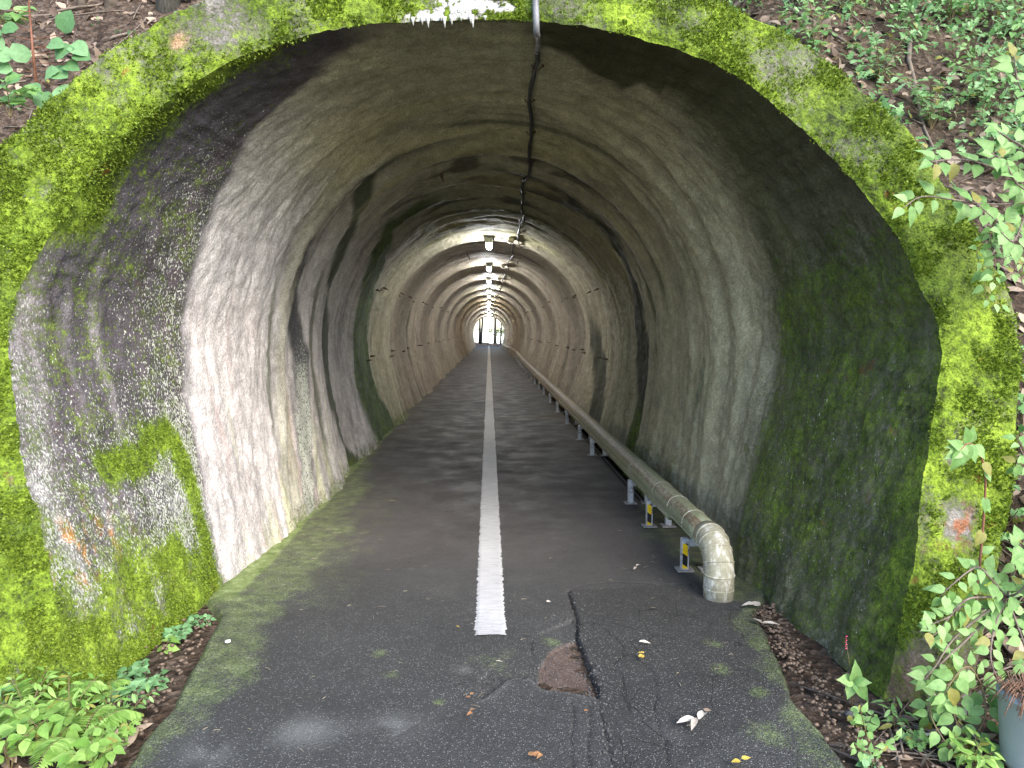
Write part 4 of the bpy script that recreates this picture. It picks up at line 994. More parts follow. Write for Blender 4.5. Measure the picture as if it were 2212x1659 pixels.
# right: long arching shoot in front of the arch
def AV(px, py, Y): return tuple(AT(px, py, Y))
e = empty('arching_shoot', (0, 0, 0), 'x', 'plant'); sb = MB(); lv = LV('ovate')
P = [AV(2107, 1300, 2.62), AV(2118, 1200, 2.62), AV(2126, 1100, 2.62), AV(2128, 1020, 2.60), AV(2112, 972, 2.57), AV(2092, 958, 2.54), AV(2072, 975, 2.50)]
Cc = catmull(P, 40); sb.tube([Vector(p) for p in Cc], list(np.linspace(.0055, .002, 40)), 7)
for (t, px, py, dx, dz, s_) in ((.93, 2088, 960, -1, .1, .075), (.90, 2080, 965, -.8, -.9, .075), (.96, 2075, 970, -.9, -.4, .08), (.86, 2090, 958, -.3, 1, .075), (.83, 2098, 957, .1, 1.2, .07), (.88, 2085, 970, -.1, -1.3, .08), (.80, 2100, 965, .2, -1.2, .075),
                               (.76, 2110, 970, .9, -.9, .07), (.99, 2072, 978, -.5, -1, .085), (.95, 2075, 975, -1, .6, .07), (.58, 0, 0, .6, -1.1, .065), (.52, 0, 0, .4, -.9, .05), (.40, 0, 0, -.1, -1, .065), (.36, 0, 0, .6, -1, .045), (.26, 0, 0, -.5, -.8, .075), (.19, 0, 0, .9, .5, .055), (.13, 0, 0, -1, .35, .065), (.10, 0, 0, .8, .1, .05)):
    p = Cc[int(t*39)]; lv.add(p, (dx, -.35, dz), (0.1, -1, .35), s_)
sb.build('stem', M['redstem'], e, True); lv.build('foliage', M['green'], e)
e['label'] = 'single tall reddish stem arching over in front of the right flank of the mossy arch'

# right: rambling shrub at the foot of the arch
def rambler(label, base, tips, Y0, size, mat='green', cat='shrub', n=8, kind='ovate', name='leafy_shrub', r=.005, dY=.15):
    e = empty(name, (0, 0, 0), label, cat); sb = MB(); lv = LV(kind)
    b0 = np.array(AT(*base, Y0))
    for (pp) in tips:
        Q = [b0] + [np.array(AT(px, py, Y0 - dY*(k+1)/len(pp) + random.uniform(-.05, .05))) for k, (px, py) in enumerate(pp)]
        shoot(sb, lv, Q, r, size, n, (0.0, -1, .6), True, .08, .35, .22)
    sb.build('stem', M['twig' if r > .004 else 'stem'], e, True); lv.build('foliage', M[mat], e); return e
rambler('broad rambling shrub of pale oval leaves at the right foot of the arch', (2175, 1290), [
    [(2130, 1290), (2080, 1300), (2020, 1370), (2000, 1350)], [(2120, 1330), (2060, 1380), (2020, 1440), (1995, 1470)], [(2090, 1380), (2020, 1450), (2005, 1530), (2010, 1560)],
    [(2140, 1250), (2110, 1225), (2060, 1260), (2030, 1290)], [(2190, 1240), (2200, 1190), (2205, 1170)], [(2190, 1330), (2215, 1400), (2220, 1450)], [(2150, 1350), (2140, 1420), (2160, 1480)],
    [(2200, 1280), (2230, 1250), (2260, 1230)], [(2110, 1320), (2080, 1310), (2055, 1330), (2010, 1350)]], 2.62, .062, n=8)
rambler('trailing lower shrub of yellow-green leaves spilling over the leaf litter at bottom right', (2120, 1480), [
    [(2080, 1500), (2060, 1540), (2090, 1600)], [(2060, 1470), (2010, 1530), (2040, 1600), (2080, 1640)], [(2130, 1540), (2110, 1600), (2150, 1640)], [(2160, 1500), (2185, 1560), (2190, 1620)], [(2090, 1440), (2050, 1480), (2035, 1520)]], 2.45, .060, mat='green', n=7, r=.004)
rambler('low leafy sprig growing in the litter right of the gravel strip', (1885, 1640), [[(1875, 1600), (1865, 1560), (1858, 1530)], [(1900, 1620), (1925, 1600), (1940, 1590)], [(1880, 1630), (1860, 1620), (1845, 1610)]], 2.35, .036, n=5, r=.0025, name='low_sprig', cat='plant')
# overhanging sprays at the upper right
rambler('leafy spray reaching left across the upper right of the mossy arch', (2260, 430), [[(2180, 380), (2110, 350), (2050, 345), (2010, 350)], [(2190, 440), (2120, 440), (2050, 430), (1990, 425), (1950, 450)],
    [(2200, 470), (2160, 480), (2100, 430)], [(2220, 330), (2180, 300), (2150, 280)], [(2230, 250), (2200, 180), (2190, 120)], [(2200, 400), (2170, 350), (2140, 330)], [(2215, 470), (2190, 520), (2160, 500)]], 2.95, .078, n=8, name='overhanging_spray', cat='branch')
rambler('thin hanging twig with small leaves in front of the right side of the arch', (2150, 470), [[(2135, 510), (2110, 545), (2125, 590), (2130, 640), (2165, 660)], [(2140, 520), (2150, 560), (2145, 610)]], 2.92, .052, n=8, r=.002, name='hanging_twig', cat='branch', dY=.05)
rambler('small leafy sprig poking out at the right picture edge above the arch flank', (2225, 560), [[(2205, 570), (2180, 555), (2165, 548)], [(2210, 600), (2190, 590), (2172, 600)]], 3.0, .036, n=4, r=.002, name='small_sprig', cat='plant', dY=.04)
rambler('leafy twig at the right picture edge beside the arch at mid height', (2230, 1010), [[(2205, 960), (2195, 940)], [(2200, 1000), (2190, 1010)]], 2.75, .05, n=3, r=.0025, name='edge_twig', cat='branch', dY=.03)

# right: single broad-leaved plant at the wall foot with a pink flower stalk
base = gpt(1840, 1530); e = empty('broad_leaved_plant', base, 'broad-leaved plant with a thin pink-tipped flower stalk at the foot of the right wall', 'plant'); sb = MB(); lv = LV('ovate')
c0 = Vector((0, 0, .11)); sb.tube([(0, 0, 0), (0, 0, .06), tuple(c0)], .0035, 6)
for (dx, dz, s_) in ((0.05, 1.1, .105), (-1, .35, .095), (-.5, -1, .085), (.75, -.8, .115), (.9, .15, .08), (.3, .35, .06)): lv.add(c0, (dx, -.45, dz), (0.05 + random.uniform(-.4, .4), -1, .7), s_*.85)
sb.build('stem', M['stem'], e, True); lv.build('foliage', M['green'], e)
sb2 = MB(); sb2.tube([tuple(c0), (-.02, 0, .2), (-.032, .0, .27)], .0009, 5); sb2.build('flower_stem', M['stem'], e, True); b = MB()
for k in range(7): q = Vector((-.032, 0, .240 + k*.008)); b.tube([q - Vector((.003, 0, 0)), q + Vector((.003*(-1)**k, 0, .003))], [.0015, .002], 6)
b.build('flower_buds', M['pink'], e, True)

# left top: red-stemmed sapling with round leaves
e = empty('red_stemmed_sapling', (0, 0, 0), 'sapling with red stem and large round blue-green leaves above the left shoulder', 'sapling'); sb = MB(); lv = LV('round')
P = [AV(88, 240, 4.0), AV(80, 190, 4.0), AV(72, 120, 3.95), AV(66, 50, 3.95), AV(60, -30, 3.9)]; Cc = catmull(P, 30); sb.tube([Vector(p) for p in Cc], list(np.linspace(.009, .004, 30)), 7)
for (px, py, s_, dx, dz) in ((10, 105, .13, -.5, .3), (30, 125, .12, -.7, .1), (28, 152, .10, -.6, .0), (140, 72, .12, .3, .8), (105, 95, .12, .7, -.1), (120, 125, .12, .6, .3), (140, 140, .10, .7, -.2), (155, 95, .12, .8, -.5), (160, 115, .12, .9, -.3), (110, 150, .13, .9, -.4),
                             (130, 185, .13, .6, -.8), (58, 135, .11, -.3, .6), (45, 165, .10, -.6, -.3), (70, 180, .10, .3, -.8), (55, 205, .13, -.8, -.5), (98, 165, .11, .6, .2), (20, 20, .11, -.5, .6), (40, 60, .10, -.8, -.2), (90, 200, .11, .4, -.9), (5, 75, .12, -.9, 0)):
    p = np.array(AT(px, py, 3.9)); j = np.argmin([np.linalg.norm(c - p) for c in Cc]); sb.tube([Vector(Cc[j]), Vector(p)], .002, 4, False); lv.add(p, (dx, -.3, dz), (.1, -1, .5), s_*random.uniform(.8, 1.0))
sb.build('stem', M['redstem'], e, True); lv.build('foliage', M['blue_leaf'], e)
for i, (px, py, Y, lab) in enumerate(((22, 245, 3.75, 'small light green plant just left of the red-stemmed sapling foot'), (15, 60, 4.6, 'pale green plant in the top left corner behind the red-stemmed sapling'))):
    plant('leafy_plant', AT(px, py, Y), lab, 'plant', 'green', 'heart', 4, .16, .075, 3, .9)

# left foot: mixed clump
def on_ground(px, py): p = G(px, py); return Vector((p[0], p[1], hz(p[0], p[1])))
LP = [  # px, py, kind, mat, stems, h, size, n, label
 (20, 1640, 'ovate', 'lime_leaf', 5, .16, .085, 2, 'broad-leaved plant in the bottom left corner'),
 (110, 1620, 'ovate', 'lime_leaf', 5, .14, .075, 2, 'broad pale leaves low down, second plant from the bottom left corner'),
 (200, 1650, 'ovate', 'lime_leaf', 5, .13, .075, 2, 'leafy plant at the bottom edge beside the curled brown leaf'),
 (60, 1560, 'lance', 'lime_leaf', 6, .19, .060, 4, 'narrow-leaved yellow-green plant against the mossy left wall'),
 (150, 1560, 'lance', 'lime_leaf', 6, .18, .055, 4, 'narrow-leaved green plant behind the middle of the left clump'),
 (15, 1520, 'ovate', 'blue_leaf', 4, .16, .075, 2, 'plant with one big round leaf at the left picture edge'),
 (100, 1470, 'lance', 'green', 1, .10, .06, 3, 'lone three-leaved sprig standing against the mossy left wall'),
 (240, 1600, 'lobed', 'lime_leaf', 6, .10, .055, 4, 'lobed-leaf plant at the right end of the left clump'),
 (215, 1560, 'lance', 'lime_leaf', 4, .13, .050, 3, 'thin bright sprig near the wall at the right end of the clump'),
 (275, 1545, 'lance', 'green', 4, .12, .050, 3, 'bamboo-like sprig on the soil strip between clump and road')]
for (px, py, kd, mt, stn, h_, sz, n_l, lab) in LP:
    plant('leafy_plant', on_ground(px, py), lab, 'plant', mt, kd, stn+1, h_, sz*.8, n_l+1, .8, 'leafy plants at the foot of the left wall', r=.0022)
for (px, py, fr, ln, lab) in ((-5, 1440, 4, .30, 'big fern frond hanging in at the left picture edge'), (95, 1540, 6, .22, 'bright fern in the middle of the left clump'), (170, 1610, 6, .20, 'bright fern toward the road side of the left clump'), (210, 1500, 4, .13, 'small fern against the mossy wall right of the clump')):
    fern(on_ground(px, py), lab, fr, ln)
for (px, py, stn, sz, lab) in ((385, 1372, 8, .036, 'little heart-leaved creeper farther of the pair by the left wall, leaves crowded together'), (425, 1345, 7, .032, 'little heart-leaved creeper highest up along the left wall'), (295, 1445, 6, .036, 'little heart-leaved plant midway along the soil strip'),
                               (275, 1490, 8, .040, 'heart-leaved creeper just beyond the left clump'), (335, 1470, 5, .036, 'heart-leaved creeper nearer the mossy road edge'), (350, 1400, 1, .055, 'single yellow-green heart leaf on the soil strip')):
    plant('heart_leaved_creeper', on_ground(px, py), lab, 'plant', 'blue_leaf' if stn > 1 else 'lime_leaf', 'heart', stn, .055, sz, 2, 1.3, 'heart-leaved creepers along the left wall', r=.0012, droop=.1)

# right foot, small plants in the litter
for (px, py, kd, mt, stn, h_, sz, n_l, lab) in ((1865, 1560, 'round', 'green', 4, .07, .030, 2, 'tiny round-leaved plant beside the gravel strip'), (1935, 1565, 'lance', 'green', 3, .10, .05, 3, 'small sprig with narrow leaves below the corner of the right wall'),
        (2010, 1545, 'lobed', 'lime_leaf', 4, .07, .04, 2, 'small sprig in the litter below the right end of the arch'), (1880, 1650, 'heart', 'blue_leaf', 3, .05, .04, 1, 'single round blue-green leaf at the bottom edge right of the gravel'),
        (2100, 1650, 'lance', 'lime_leaf', 9, .12, .05, 3, 'grassy yellow-green tuft at the bottom edge near the grey pot'), (1975, 1600, 'lobed', 'green', 4, .06, .035, 2, 'tiny lobed plant among the dead leaves at bottom right')):
    plant('small_plant', on_ground(px, py), lab, 'plant', mt, kd, stn, h_, sz, n_l, .8, 'small plants in the litter at bottom right', r=.0015)

# ------------------------------------------------------------------ right bank undergrowth and leaf litter (uncountable)
def norm_h(x, y):
    e_ = .05; return np.stack([-(hill(x+e_, y)-hill(x-e_, y))/(2*e_), -(hill(x, y+e_)-hill(x, y-e_))/(2*e_), np.ones_like(x)], -1)
def scatter(n, xr, yr, dens=None):
    x = rng.uniform(*xr, n); y = rng.uniform(*yr, n)
    keep = np.ones(n, bool) if dens is None else rng.random(n) < dens(x, y)
    x, y = x[keep], y[keep]; z = hill(x, y)
    k2 = ~((((x/2.55)**2 + ((z-1.2)/2.35)**2) < 1) & (y > 2.75) & (y < 6.4)) & ~((np.abs(x) < 2.0) & (y > 2.7) & (z < 3.3))
    k2 &= ~((np.abs(x) < 2.5) & (y > 2.8) & (y < 3.6) & (z < .3) & (np.abs(x) < 2.1))
    return x[k2], y[k2], z[k2]
def litter(name, n, xr, yr, kind, mat, s0, s1, lab, dens=None, lift=.01, up=.6):
    x, y, z = scatter(n, xr, yr, dens); N = norm_h(x, y); lv = LV(kind)
    for i in range(len(x)):
        nn = N[i]/np.linalg.norm(N[i]) + rv(up); lv.add((x[i], y[i], z[i] + lift), rv(1) - nn*.2, nn, random.uniform(s0, s1))
    return tag(lv.build(name, M[mat]), lab, 'leaf litter', kind='stuff')
frontv = lambda x, y: np.where((np.abs(x) > np.where(y < 3.3, 1.28, 0)), 1.0, 0.0)
litter('leaf_litter', 17000, (-7.5, 7.5), (3.0, 10), 'ovate', 'dead', .05, .12, 'brown dead leaves carpeting the bank above the arch')
litter('verge_leaf_litter', 2600, (1.22, 3.3), (1.9, 3.4), 'lance', 'dead', .05, .12, 'brown dead leaves on the verge right of the road', lambda x, y: np.where(x - 1.28 - .25*fbm(x*3, y*3) > 0, np.clip((x-1.2)*1.2, .1, 1), 0))
litter('pale_leaf_litter', 260, (1.5, 3.3), (1.9, 3.2), 'lance', 'dead_pale', .06, .11, 'bleached grey dead leaves on the verge right of the road')
litter('verge_litter', 900, (-3.2, -1.26), (1.9, 3.6), 'lance', 'dead', .03, .08, 'brown dead leaves on the soil strip left of the road')
# undergrowth: small lobed leaves on short stalks over the right bank
x, y, z = scatter(10500, (0.9, 8.5), (3.0, 10.5), lambda x, y: sst(0.9, 2.6, x + 1.2*(fbm(x*.8, y*.8, None, 3, 56)-.5)) * sst(10.5, 9, y + x*0) * np.clip(1.9*sst(.40, .60, fbm(x*1.5, y*1.5, None, 4, 55)), 0.08, 1))
lv = LV('lobed'); sb = MB()
for i in range(len(x)):
    hh = random.uniform(.04, .34); p0 = np.array([x[i], y[i], z[i]]); p1 = p0 + [random.uniform(-.08, .08), random.uniform(-.14, .0), hh]
    if i % 4 == 0: sb.tube([Vector(p0), Vector(p1)], .0022, 3, False)
    for k in range(4):
        lv.add(p1 + rv(.07), rv(1) + [0, -.3, 0], np.array([0, -.6, 1]) + rv(.5), random.uniform(.035, .085))
tag(lv.build('undergrowth', M['under']), 'green undergrowth of small lobed leaves covering the right bank', 'undergrowth', kind='stuff')
tag(sb.build('undergrowth_stalks', M['stem']), 'thin stalks among the undergrowth of the right bank', 'undergrowth', kind='stuff')
# sparse green seedlings on the left bank
x, y, z = scatter(160, (-6, -1.5), (3.2, 9)); lv = LV('ovate')
for i in range(len(x)):
    for k in range(3): lv.add(np.array([x[i], y[i], z[i]+.05]) + rv(.04), rv(1), np.array([0, -.5, 1]) + rv(.4), random.uniform(.03, .06))
tag(lv.build('seedlings', M['under']), 'scattered green seedlings on the brown left bank', 'seedlings', kind='stuff')
# taller bushes on the right bank
for i, (px, py, Y, h_, lab) in enumerate(((1760, 130, 5.6, .5, 'pale bush farthest left on the right bank, just above the arch'), (1900, 190, 5.2, .5, 'bushy seedling clump on the right bank behind the mossy shoulder'), (2050, 60, 6.6, .6, 'leafy bush high on the right bank near the top edge'),
        (2010, 280, 4.6, .45, 'leafy bush on the right bank just right of the mossy shoulder'), (2120, 230, 4.9, .55, 'leafy bush right of centre on the right bank'), (2190, 90, 5.6, .6, 'bush in the upper right corner of the picture'), (1840, 40, 6.6, .5, 'small bush at the top edge above the right shoulder'))):
    p = np.array(AT(px, py, Y)); yy = np.linspace(3.2, 11, 300); d = ray(px, py); pts_ = d[None]*(yy/d[1])[:, None] + [0, 0, CAMH]; hh = hill(pts_[:, 0], pts_[:, 1]); j = np.argmax(hh > pts_[:, 2]); p = pts_[j]; p[2] = hh[j]
    plant('bank_bush', p, lab, 'bush', 'under' if i % 2 else 'green', 'lobed' if i % 2 else 'ovate', 9, h_, .075, 6, .8, 'bushes on the right bank', r=.004)

# twigs and fallen branches
sb = MB()
def hit(px, py):
    yy = np.linspace(3.1, 14, 500); d = ray(px, py); p = d[None]*(yy/d[1])[:, None] + [0, 0, CAMH]; hh = hill(p[:, 0], p[:, 1]); m_ = hh > p[:, 2]; j = np.argmax(m_) if m_.any() else 300; q = p[j]; q[2] = hh[j]; return q
for k in range(900):
    x, y, z = scatter(1, (-7, 7), (3.1, 9.5)) if k < 740 else scatter(1, (1.35, 3), (1.95, 3.2))
    if len(x) == 0: continue
    a = random.uniform(0, 6.28); l = random.uniform(.08, .7); c = np.array([x[0], y[0]]); P = []
    for t in (-1, -.3, .3, 1):
        q = c + np.array([math.cos(a), math.sin(a)])*l*.5*t + np.random.default_rng(k).uniform(-.03, .03, 2)
        P.append((q[0], q[1], hz(q[0], q[1]) + .015))
    sb.tube([Vector(p) for p in P], random.uniform(.0015, .006), 4)
tag(sb.build('twigs', M['twig'], None, True), 'dry twigs and roots scattered over the bank and verges', 'twigs', kind='stuff')
for i, (a, b_, r_, lab) in enumerate((((1700, 20), (1990, 215), .018, 'longest fallen branch slanting down the right bank'), ((1960, 95), (2010, 330), .022, 'grey fallen branch lying down the middle of the right bank'), ((2040, 215), (2180, 205), .012, 'thin fallen branch lying level across the right bank'),
                                      ((20, 45), (240, 12), .020, 'dark fallen branch lying across the top left bank'), ((230, 90), (350, 60), .014, 'short fallen branch just above the left shoulder of the arch'), ((2100, 420), (2150, 560), .014, 'forked fallen stick beside the right side of the arch'))):
    A_, B_ = hit(*a), hit(*b_); P = []
    for t in np.linspace(0, 1, 7): q = A_*(1-t) + B_*t; P.append(Vector((q[0] + random.uniform(-.03, .03), q[1] + random.uniform(-.03, .03), hz(q[0], q[1]) + r_*1.2)))
    e = MB(); e.tube(P, list(np.linspace(r_, r_*.4, 7)), 7); m1 = P[3]; e.tube([m1, m1 + (B_ - A_).tolist() and m1 + Vector(((B_-A_)[0]*.15+.05, -.03, .06))], [r_*.5, r_*.2], 5) if False else None
    tag(e.build('fallen_branch', M['twig'], None, True), lab, 'branch', 'fallen branches on the bank')
# gravel: acorn-sized pebbles along both road edges
def pebbles(name, n, fn, s0, s1, lab):
    V = []; F = []; ico = [(0,0,1),(.89,0,.45),(.28,.85,.45),(-.72,.53,.45),(-.72,-.53,.45),(.28,-.85,.45),(.72,.53,-.45),(-.28,.85,-.45),(-.89,0,-.45),(-.28,-.85,-.45),(.72,-.53,-.45),(0,0,-1)]
    fc = [(0,1,2),(0,2,3),(0,3,4),(0,4,5),(0,5,1),(1,6,2),(2,7,3),(3,8,4),(4,9,5),(5,10,1),(6,7,2),(7,8,3),(8,9,4),(9,10,5),(10,6,1),(11,7,6),(11,8,7),(11,9,8),(11,10,9),(11,6,10)]
    for k in range(n):
        x, y = fn(); s = random.uniform(s0, s1); a = random.uniform(0, 6.28); el = random.uniform(1, 1.6); o = len(V)
        zz = max(hz(x, y), 0.0) + s*.4
        for v in ico: V.append((x + s*(v[0]*el*math.cos(a) - v[1]*math.sin(a)), y + s*(v[0]*el*math.sin(a) + v[1]*math.cos(a)), zz + s*v[2]*.8))
        F += [[i + o for i in f] for f in fc]
    tag(mesh(name, V, F, M['pebble']), lab, 'gravel', kind='stuff')
def fr_():
    t = random.random()**.8; y = 2.1 + 1.55*t; l, r = road_lr(np.array([y])); return float(r[0]) + random.gauss(.03 if y > 2.9 else .10, .035 if y > 2.9 else .07) , y
def fl_():
    y = random.uniform(2.1, 3.6); l, r = road_lr(np.array([y])); return float(l[0]) - abs(random.gauss(.05, .08)), y
pebbles('gravel', 520, fr_, .004, .010, 'small brown pebbles and acorns along the right road edge')
pebbles('gravel', 240, fl_, .004, .011, 'small brown pebbles along the left road edge')

# ------------------------------------------------------------------ single leaves lying on the road
def fallen(px, py, mats, sizes, kind, lab, n=1):
    p = gpt(px, py, .012); lv = LV(kind)
    for k in range(n):
        a = random.uniform(0, 6.28) if n > 1 else random.uniform(-.5, .5); lv.add(np.array([p.x, p.y, p.z + .008 + .004*k]) + np.array([random.uniform(-.012, .012)*(n > 1), random.uniform(-.012, .012)*(n > 1), 0]), (math.cos(a), math.sin(a)*.8, .12), (random.uniform(-.3, .3), random.uniform(-.4, .1), 1), sizes)
    o = lv.build('fallen_leaf', M[mats]); tag(o, lab, 'leaf', 'single leaves lying on the road')
for a in ((1505, 1562, 'dead_pale', .075, 'lance', 'pale dried leaf cluster near the bottom of the picture right of the crack', 4), (1375, 1227, 'dead_pale', .055, 'lance', 'pale torn leaf on the road left of the taped pipe stand', 2), (1380, 1389, 'dead_pale', .055, 'lance', 'thin straw-coloured leaf right of the pothole', 1),
          (1388, 1420, 'yellow', .030, 'lobed', 'small yellow crumpled leaf right of the pothole crack', 3), (1600, 1645, 'yellow', .035, 'ovate', 'yellow-brown leaf near the bottom right of the road', 2), (1018, 1508, 'orange', .022, 'ovate', 'tiny orange leaf below the end of the white line', 2),
          (1020, 1540, 'orange', .026, 'ovate', 'orange leaf lowest of the two below the white line end', 2), (1145, 1640, 'orange', .030, 'ovate', 'orange leaf at the bottom edge, left one of two', 2), (1168, 1638, 'orange', .028, 'ovate', 'orange leaf at the bottom edge, right one of two', 2), (985, 1356, 'yellow', .020, 'ovate', 'tiny orange-yellow leaf left of the white line end', 1),
          (840, 1084, 'dead', .055, 'lance', 'brown curled leaf alone on the road left of the white line', 1), (1262, 1540, 'orange', .022, 'ovate', 'tiny orange leaf beside the lower end of the big crack', 1), (1180, 1302, 'dead_pale', .025, 'ovate', 'tiny pale leaf between white line and crack', 1), (1071, 1431, 'dead_pale', .03, 'lance', 'short white scrap just below the white line end', 1),
          (1645, 1350, 'dead_pale', .085, 'lance', 'large pale dead leaf at the right wall foot near the elbow', 2), (1632, 1312, 'dead_pale', .07, 'ovate', 'grey dead leaf right beside the pipe elbow foot', 2), (1520, 1538, 'dead', .03, 'ovate', 'tiny brown leaf right of the pale leaf cluster', 1), (1445, 1135, 'dead', .04, 'ovate', 'brown leaf under the pipe behind the second stand', 1)):
    fallen(a[0], a[1], a[2], a[3], a[4], a[5], a[6])
lv = LV('lance'); p = on_ground(232, 1625); lv.add(np.array(p) + [0, 0, .02], (.35, .1, 1), (.3, -1, .2), .10); tag(lv.build('curled_leaf', M['dead']), 'large curled brown leaf standing at the edge of the left plant clump', 'leaf')
lv = LV('ovate'); p = on_ground(2150, 1590); lv.add(np.array(p) + [0, 0, .06], (1, .1, .1), (.1, -1, .7), .13); tag(lv.build('reddish_leaf', M['orange']), 'large reddish-brown dead leaf in the litter left of the grey pot', 'leaf')
b = MB(); p = gpt(1800, 1530, 0); b.box((0, 0, .02), (.05, .035, .03), None, .010)
o = b.build('stone', mat_plain('dark_stone', (.03, .03, .032), (.09, .09, .09), 30, .9)); o.location = (p.x + .03, p.y - .08, 0); tag(o, 'dark angular stone in the gravel right of the road', 'stone')
b = MB(); b.box((0, 0, .012), (.026, .018, .016), Matrix.Rotation(.5, 3, 'Z'), .005); o = b.build('stone', mat_plain('pale_stone', (.45, .45, .44), (.65, .65, .63), 30, .9)); p = gpt(525, 1392); o.location = (p.x - .07, p.y, .004); tag(o, 'small whitish stone on the soil strip left of the road', 'stone')

# grey pot with a root mat at the right edge
p = gpt(2222, 1655); e = empty('plant_pot', (p.x + .02, p.y, 0), 'grey plastic pot topped with brown roots, cut off by the right picture edge', 'plant pot')
b = MB(); b.tube([(0, 0, 0), (0, 0, .02), (0, 0, .24), (0, 0, .245)], [.095, .098, .115, .12], 32); b.build('pot_body', M['pot'], e, True)
b = MB()
for k in range(160):
    a = random.uniform(0, 6.28); r_ = random.uniform(0, .1); q = Vector((r_*math.cos(a), r_*math.sin(a), .24)); d_ = Vector((math.cos(a), math.sin(a), 0)); ll = random.uniform(.03, .08)
    b.tube([q, q + Vector((0, 0, .04)) + d_*ll*.4, q + d_*ll + Vector((0, 0, .045 - ll*.9))], .0018, 4)
b.build('root_mat', M['fibre'], e, True)

# ------------------------------------------------------------------ trees
def tree(name, base, H, r, label, group, bark='bark', lean=(0, 0), limbs=(), crown=None, leaf='far_leaf', lsize=.12, nleaf=900, fork=None):
    e = empty(name, base, label, 'tree', group); b = MB()
    P = [Vector((lean[0]*t*H + .04*math.sin(t*7)*(t > 0), lean[1]*t*H, t*H - .15*(t == 0))) for t in np.linspace(0, 1, 9)]
    b.tube(P, [r*1.35] + list(np.linspace(r, r*.55, 8)), 12)
    for (t, dx, dy, dz, rr) in limbs:
        q = Vector((lean[0]*t*H, lean[1]*t*H, t*H)); d = Vector((dx, dy, dz)); b.tube([q, q + d*.3 + Vector((0, 0, .02)), q + d*.65, q + d], [rr, rr*.8, rr*.55, rr*.2], 7)
        for s_ in (.5, .75):
            b.tube([q + d*s_, q + d*s_ + Vector((random.uniform(-.4, .4), random.uniform(-.4, .4), random.uniform(-.2, .4)))*d.length*.4], [rr*.4, rr*.1], 5)
    b.build('trunk', M[bark], e, True)
    if crown:
        lv = LV('ovate')
        for (c, rad, n) in crown:
            for k in range(n):
                v = rng.normal(size=3); v /= np.linalg.norm(v); v *= rng.random()**.4
                if vn(v[0]*3+c[0], v[1]*3+c[1], v[2]*3+c[2], 5) < .42: continue
                lv.add(np.array(c) + v*np.array(rad), rng.normal(size=3), rng.normal(size=3) + [0, 0, 1], lsize*random.uniform(.6, 1.3))
        lv.build('crown', M[leaf], e)
    return e
for i, (px, r_, lab) in enumerate(((362, .085, 'pale grey trunk rising behind the left shoulder of the arch'), (240, .055, 'thin dark trunk at the top edge left of the pale grey trunk'), (175, .035, 'thinnest sapling trunk at the top left edge'), (1735, .05, 'slim broken-barked trunk at the top edge above the right shoulder'))):
    q = hit(px, 12 if i < 3 else 30); q[2] = hz(q[0], q[1])
    tree('forest_tree', q, 6.5, r_, lab, 'trees on the bank above the arch', 'bark' if i in (0,) else 'twig', (random.uniform(-.03, .03), .02), [(.6, 1.2, .3, .9, .03), (.7, -1, .4, 1, .03), (.85, .3, -.6, .9, .02)],
         [((0, .3, 6.4), (1.5, 1.3, 1.1), 500), ((.9, .5, 5.6), (.8, .8, .5), 160), ((-.9, .6, 5.8), (.8, .8, .5), 160)], 'under', .13)
far = [(1917.4, 61.0, .085, (0, 0), 'leftmost dark trunk seen through the far exit', 'darkbark', []), (1922.5, 60.6, .085, (.055, 0), 'dark forked trunk leaning right, second from the left in the far exit', 'darkbark', [(.42, -.5, 0, .55, .05)]),
       (1979, 61.5, .115, (0, 0), 'thickest grey trunk, standing right of centre in the far exit', 'bark', []), (2001, 61.0, .06, (.022, 0), 'thin dark trunk nearest the right side of the far exit', 'darkbark', [])]
for i, (sx, Y, r_, ln, lab, bk, lb) in enumerate(far):
    X_ = (sx - 1955) / 2841 * Y; cr = {0: [((-.9, .4, 2.3), (.9, .7, .55), 420), ((-.5, .6, 1.2), (.7, .6, .30), 200), ((0, 0, 7), (2.4, 2, 1.3), 900)], 1: [((.2, .2, 7), (2.2, 2, 1.2), 700)], 2: [((0, .3, 2.9), (1.1, .8, .30), 260), ((0, 0, 7.5), (2.4, 2, 1.3), 800)], 3: [((.3, .3, 2.5), (.6, .5, .3), 120), ((0, 0, 6), (1.6, 1.5, 1), 500)]}[i]
    tree('lakeside_tree', (X_, Y, hz(X_, Y)), 7.5, r_, lab, 'trees beyond the far exit', bk, ln, lb + [(.7, 1.3, 0, .9, .04), (.75, -1.2, .3, 1, .04)], cr, 'far_leaf', .10)
tree('downhill_tree', (1.15, 68.5, hz(1.15, 68.5)), 4.6, .06, 'yellow-green leafy tree below the path beyond the far exit', None, 'darkbark', (0, 0), [(.6, -.9, 0, .8, .03), (.7, .8, 0, .6, .03)],
     [((-.35, 0, 0 - hz(1.15, 68.5) + 1.12), (1.35, .8, .42), 900), ((.7, .3, 1.0 - hz(1.15, 68.5)), (.9, .7, .38), 500)], 'far_leaf', .11)
x = rng.uniform(-1.6, 1.5, 420); y = rng.uniform(58.6, 62.5, 420); lv = LV('ovate')
for i in range(420): lv.add((x[i], y[i], hz(x[i], y[i]) + .03), rv(1), (rv(.5) + [0, 0, 1]), random.uniform(.06, .13))
tag(lv.build('far_leaf_litter', M['dead']), 'dead leaves on the ground just beyond the far exit', 'leaf litter', kind='stuff')

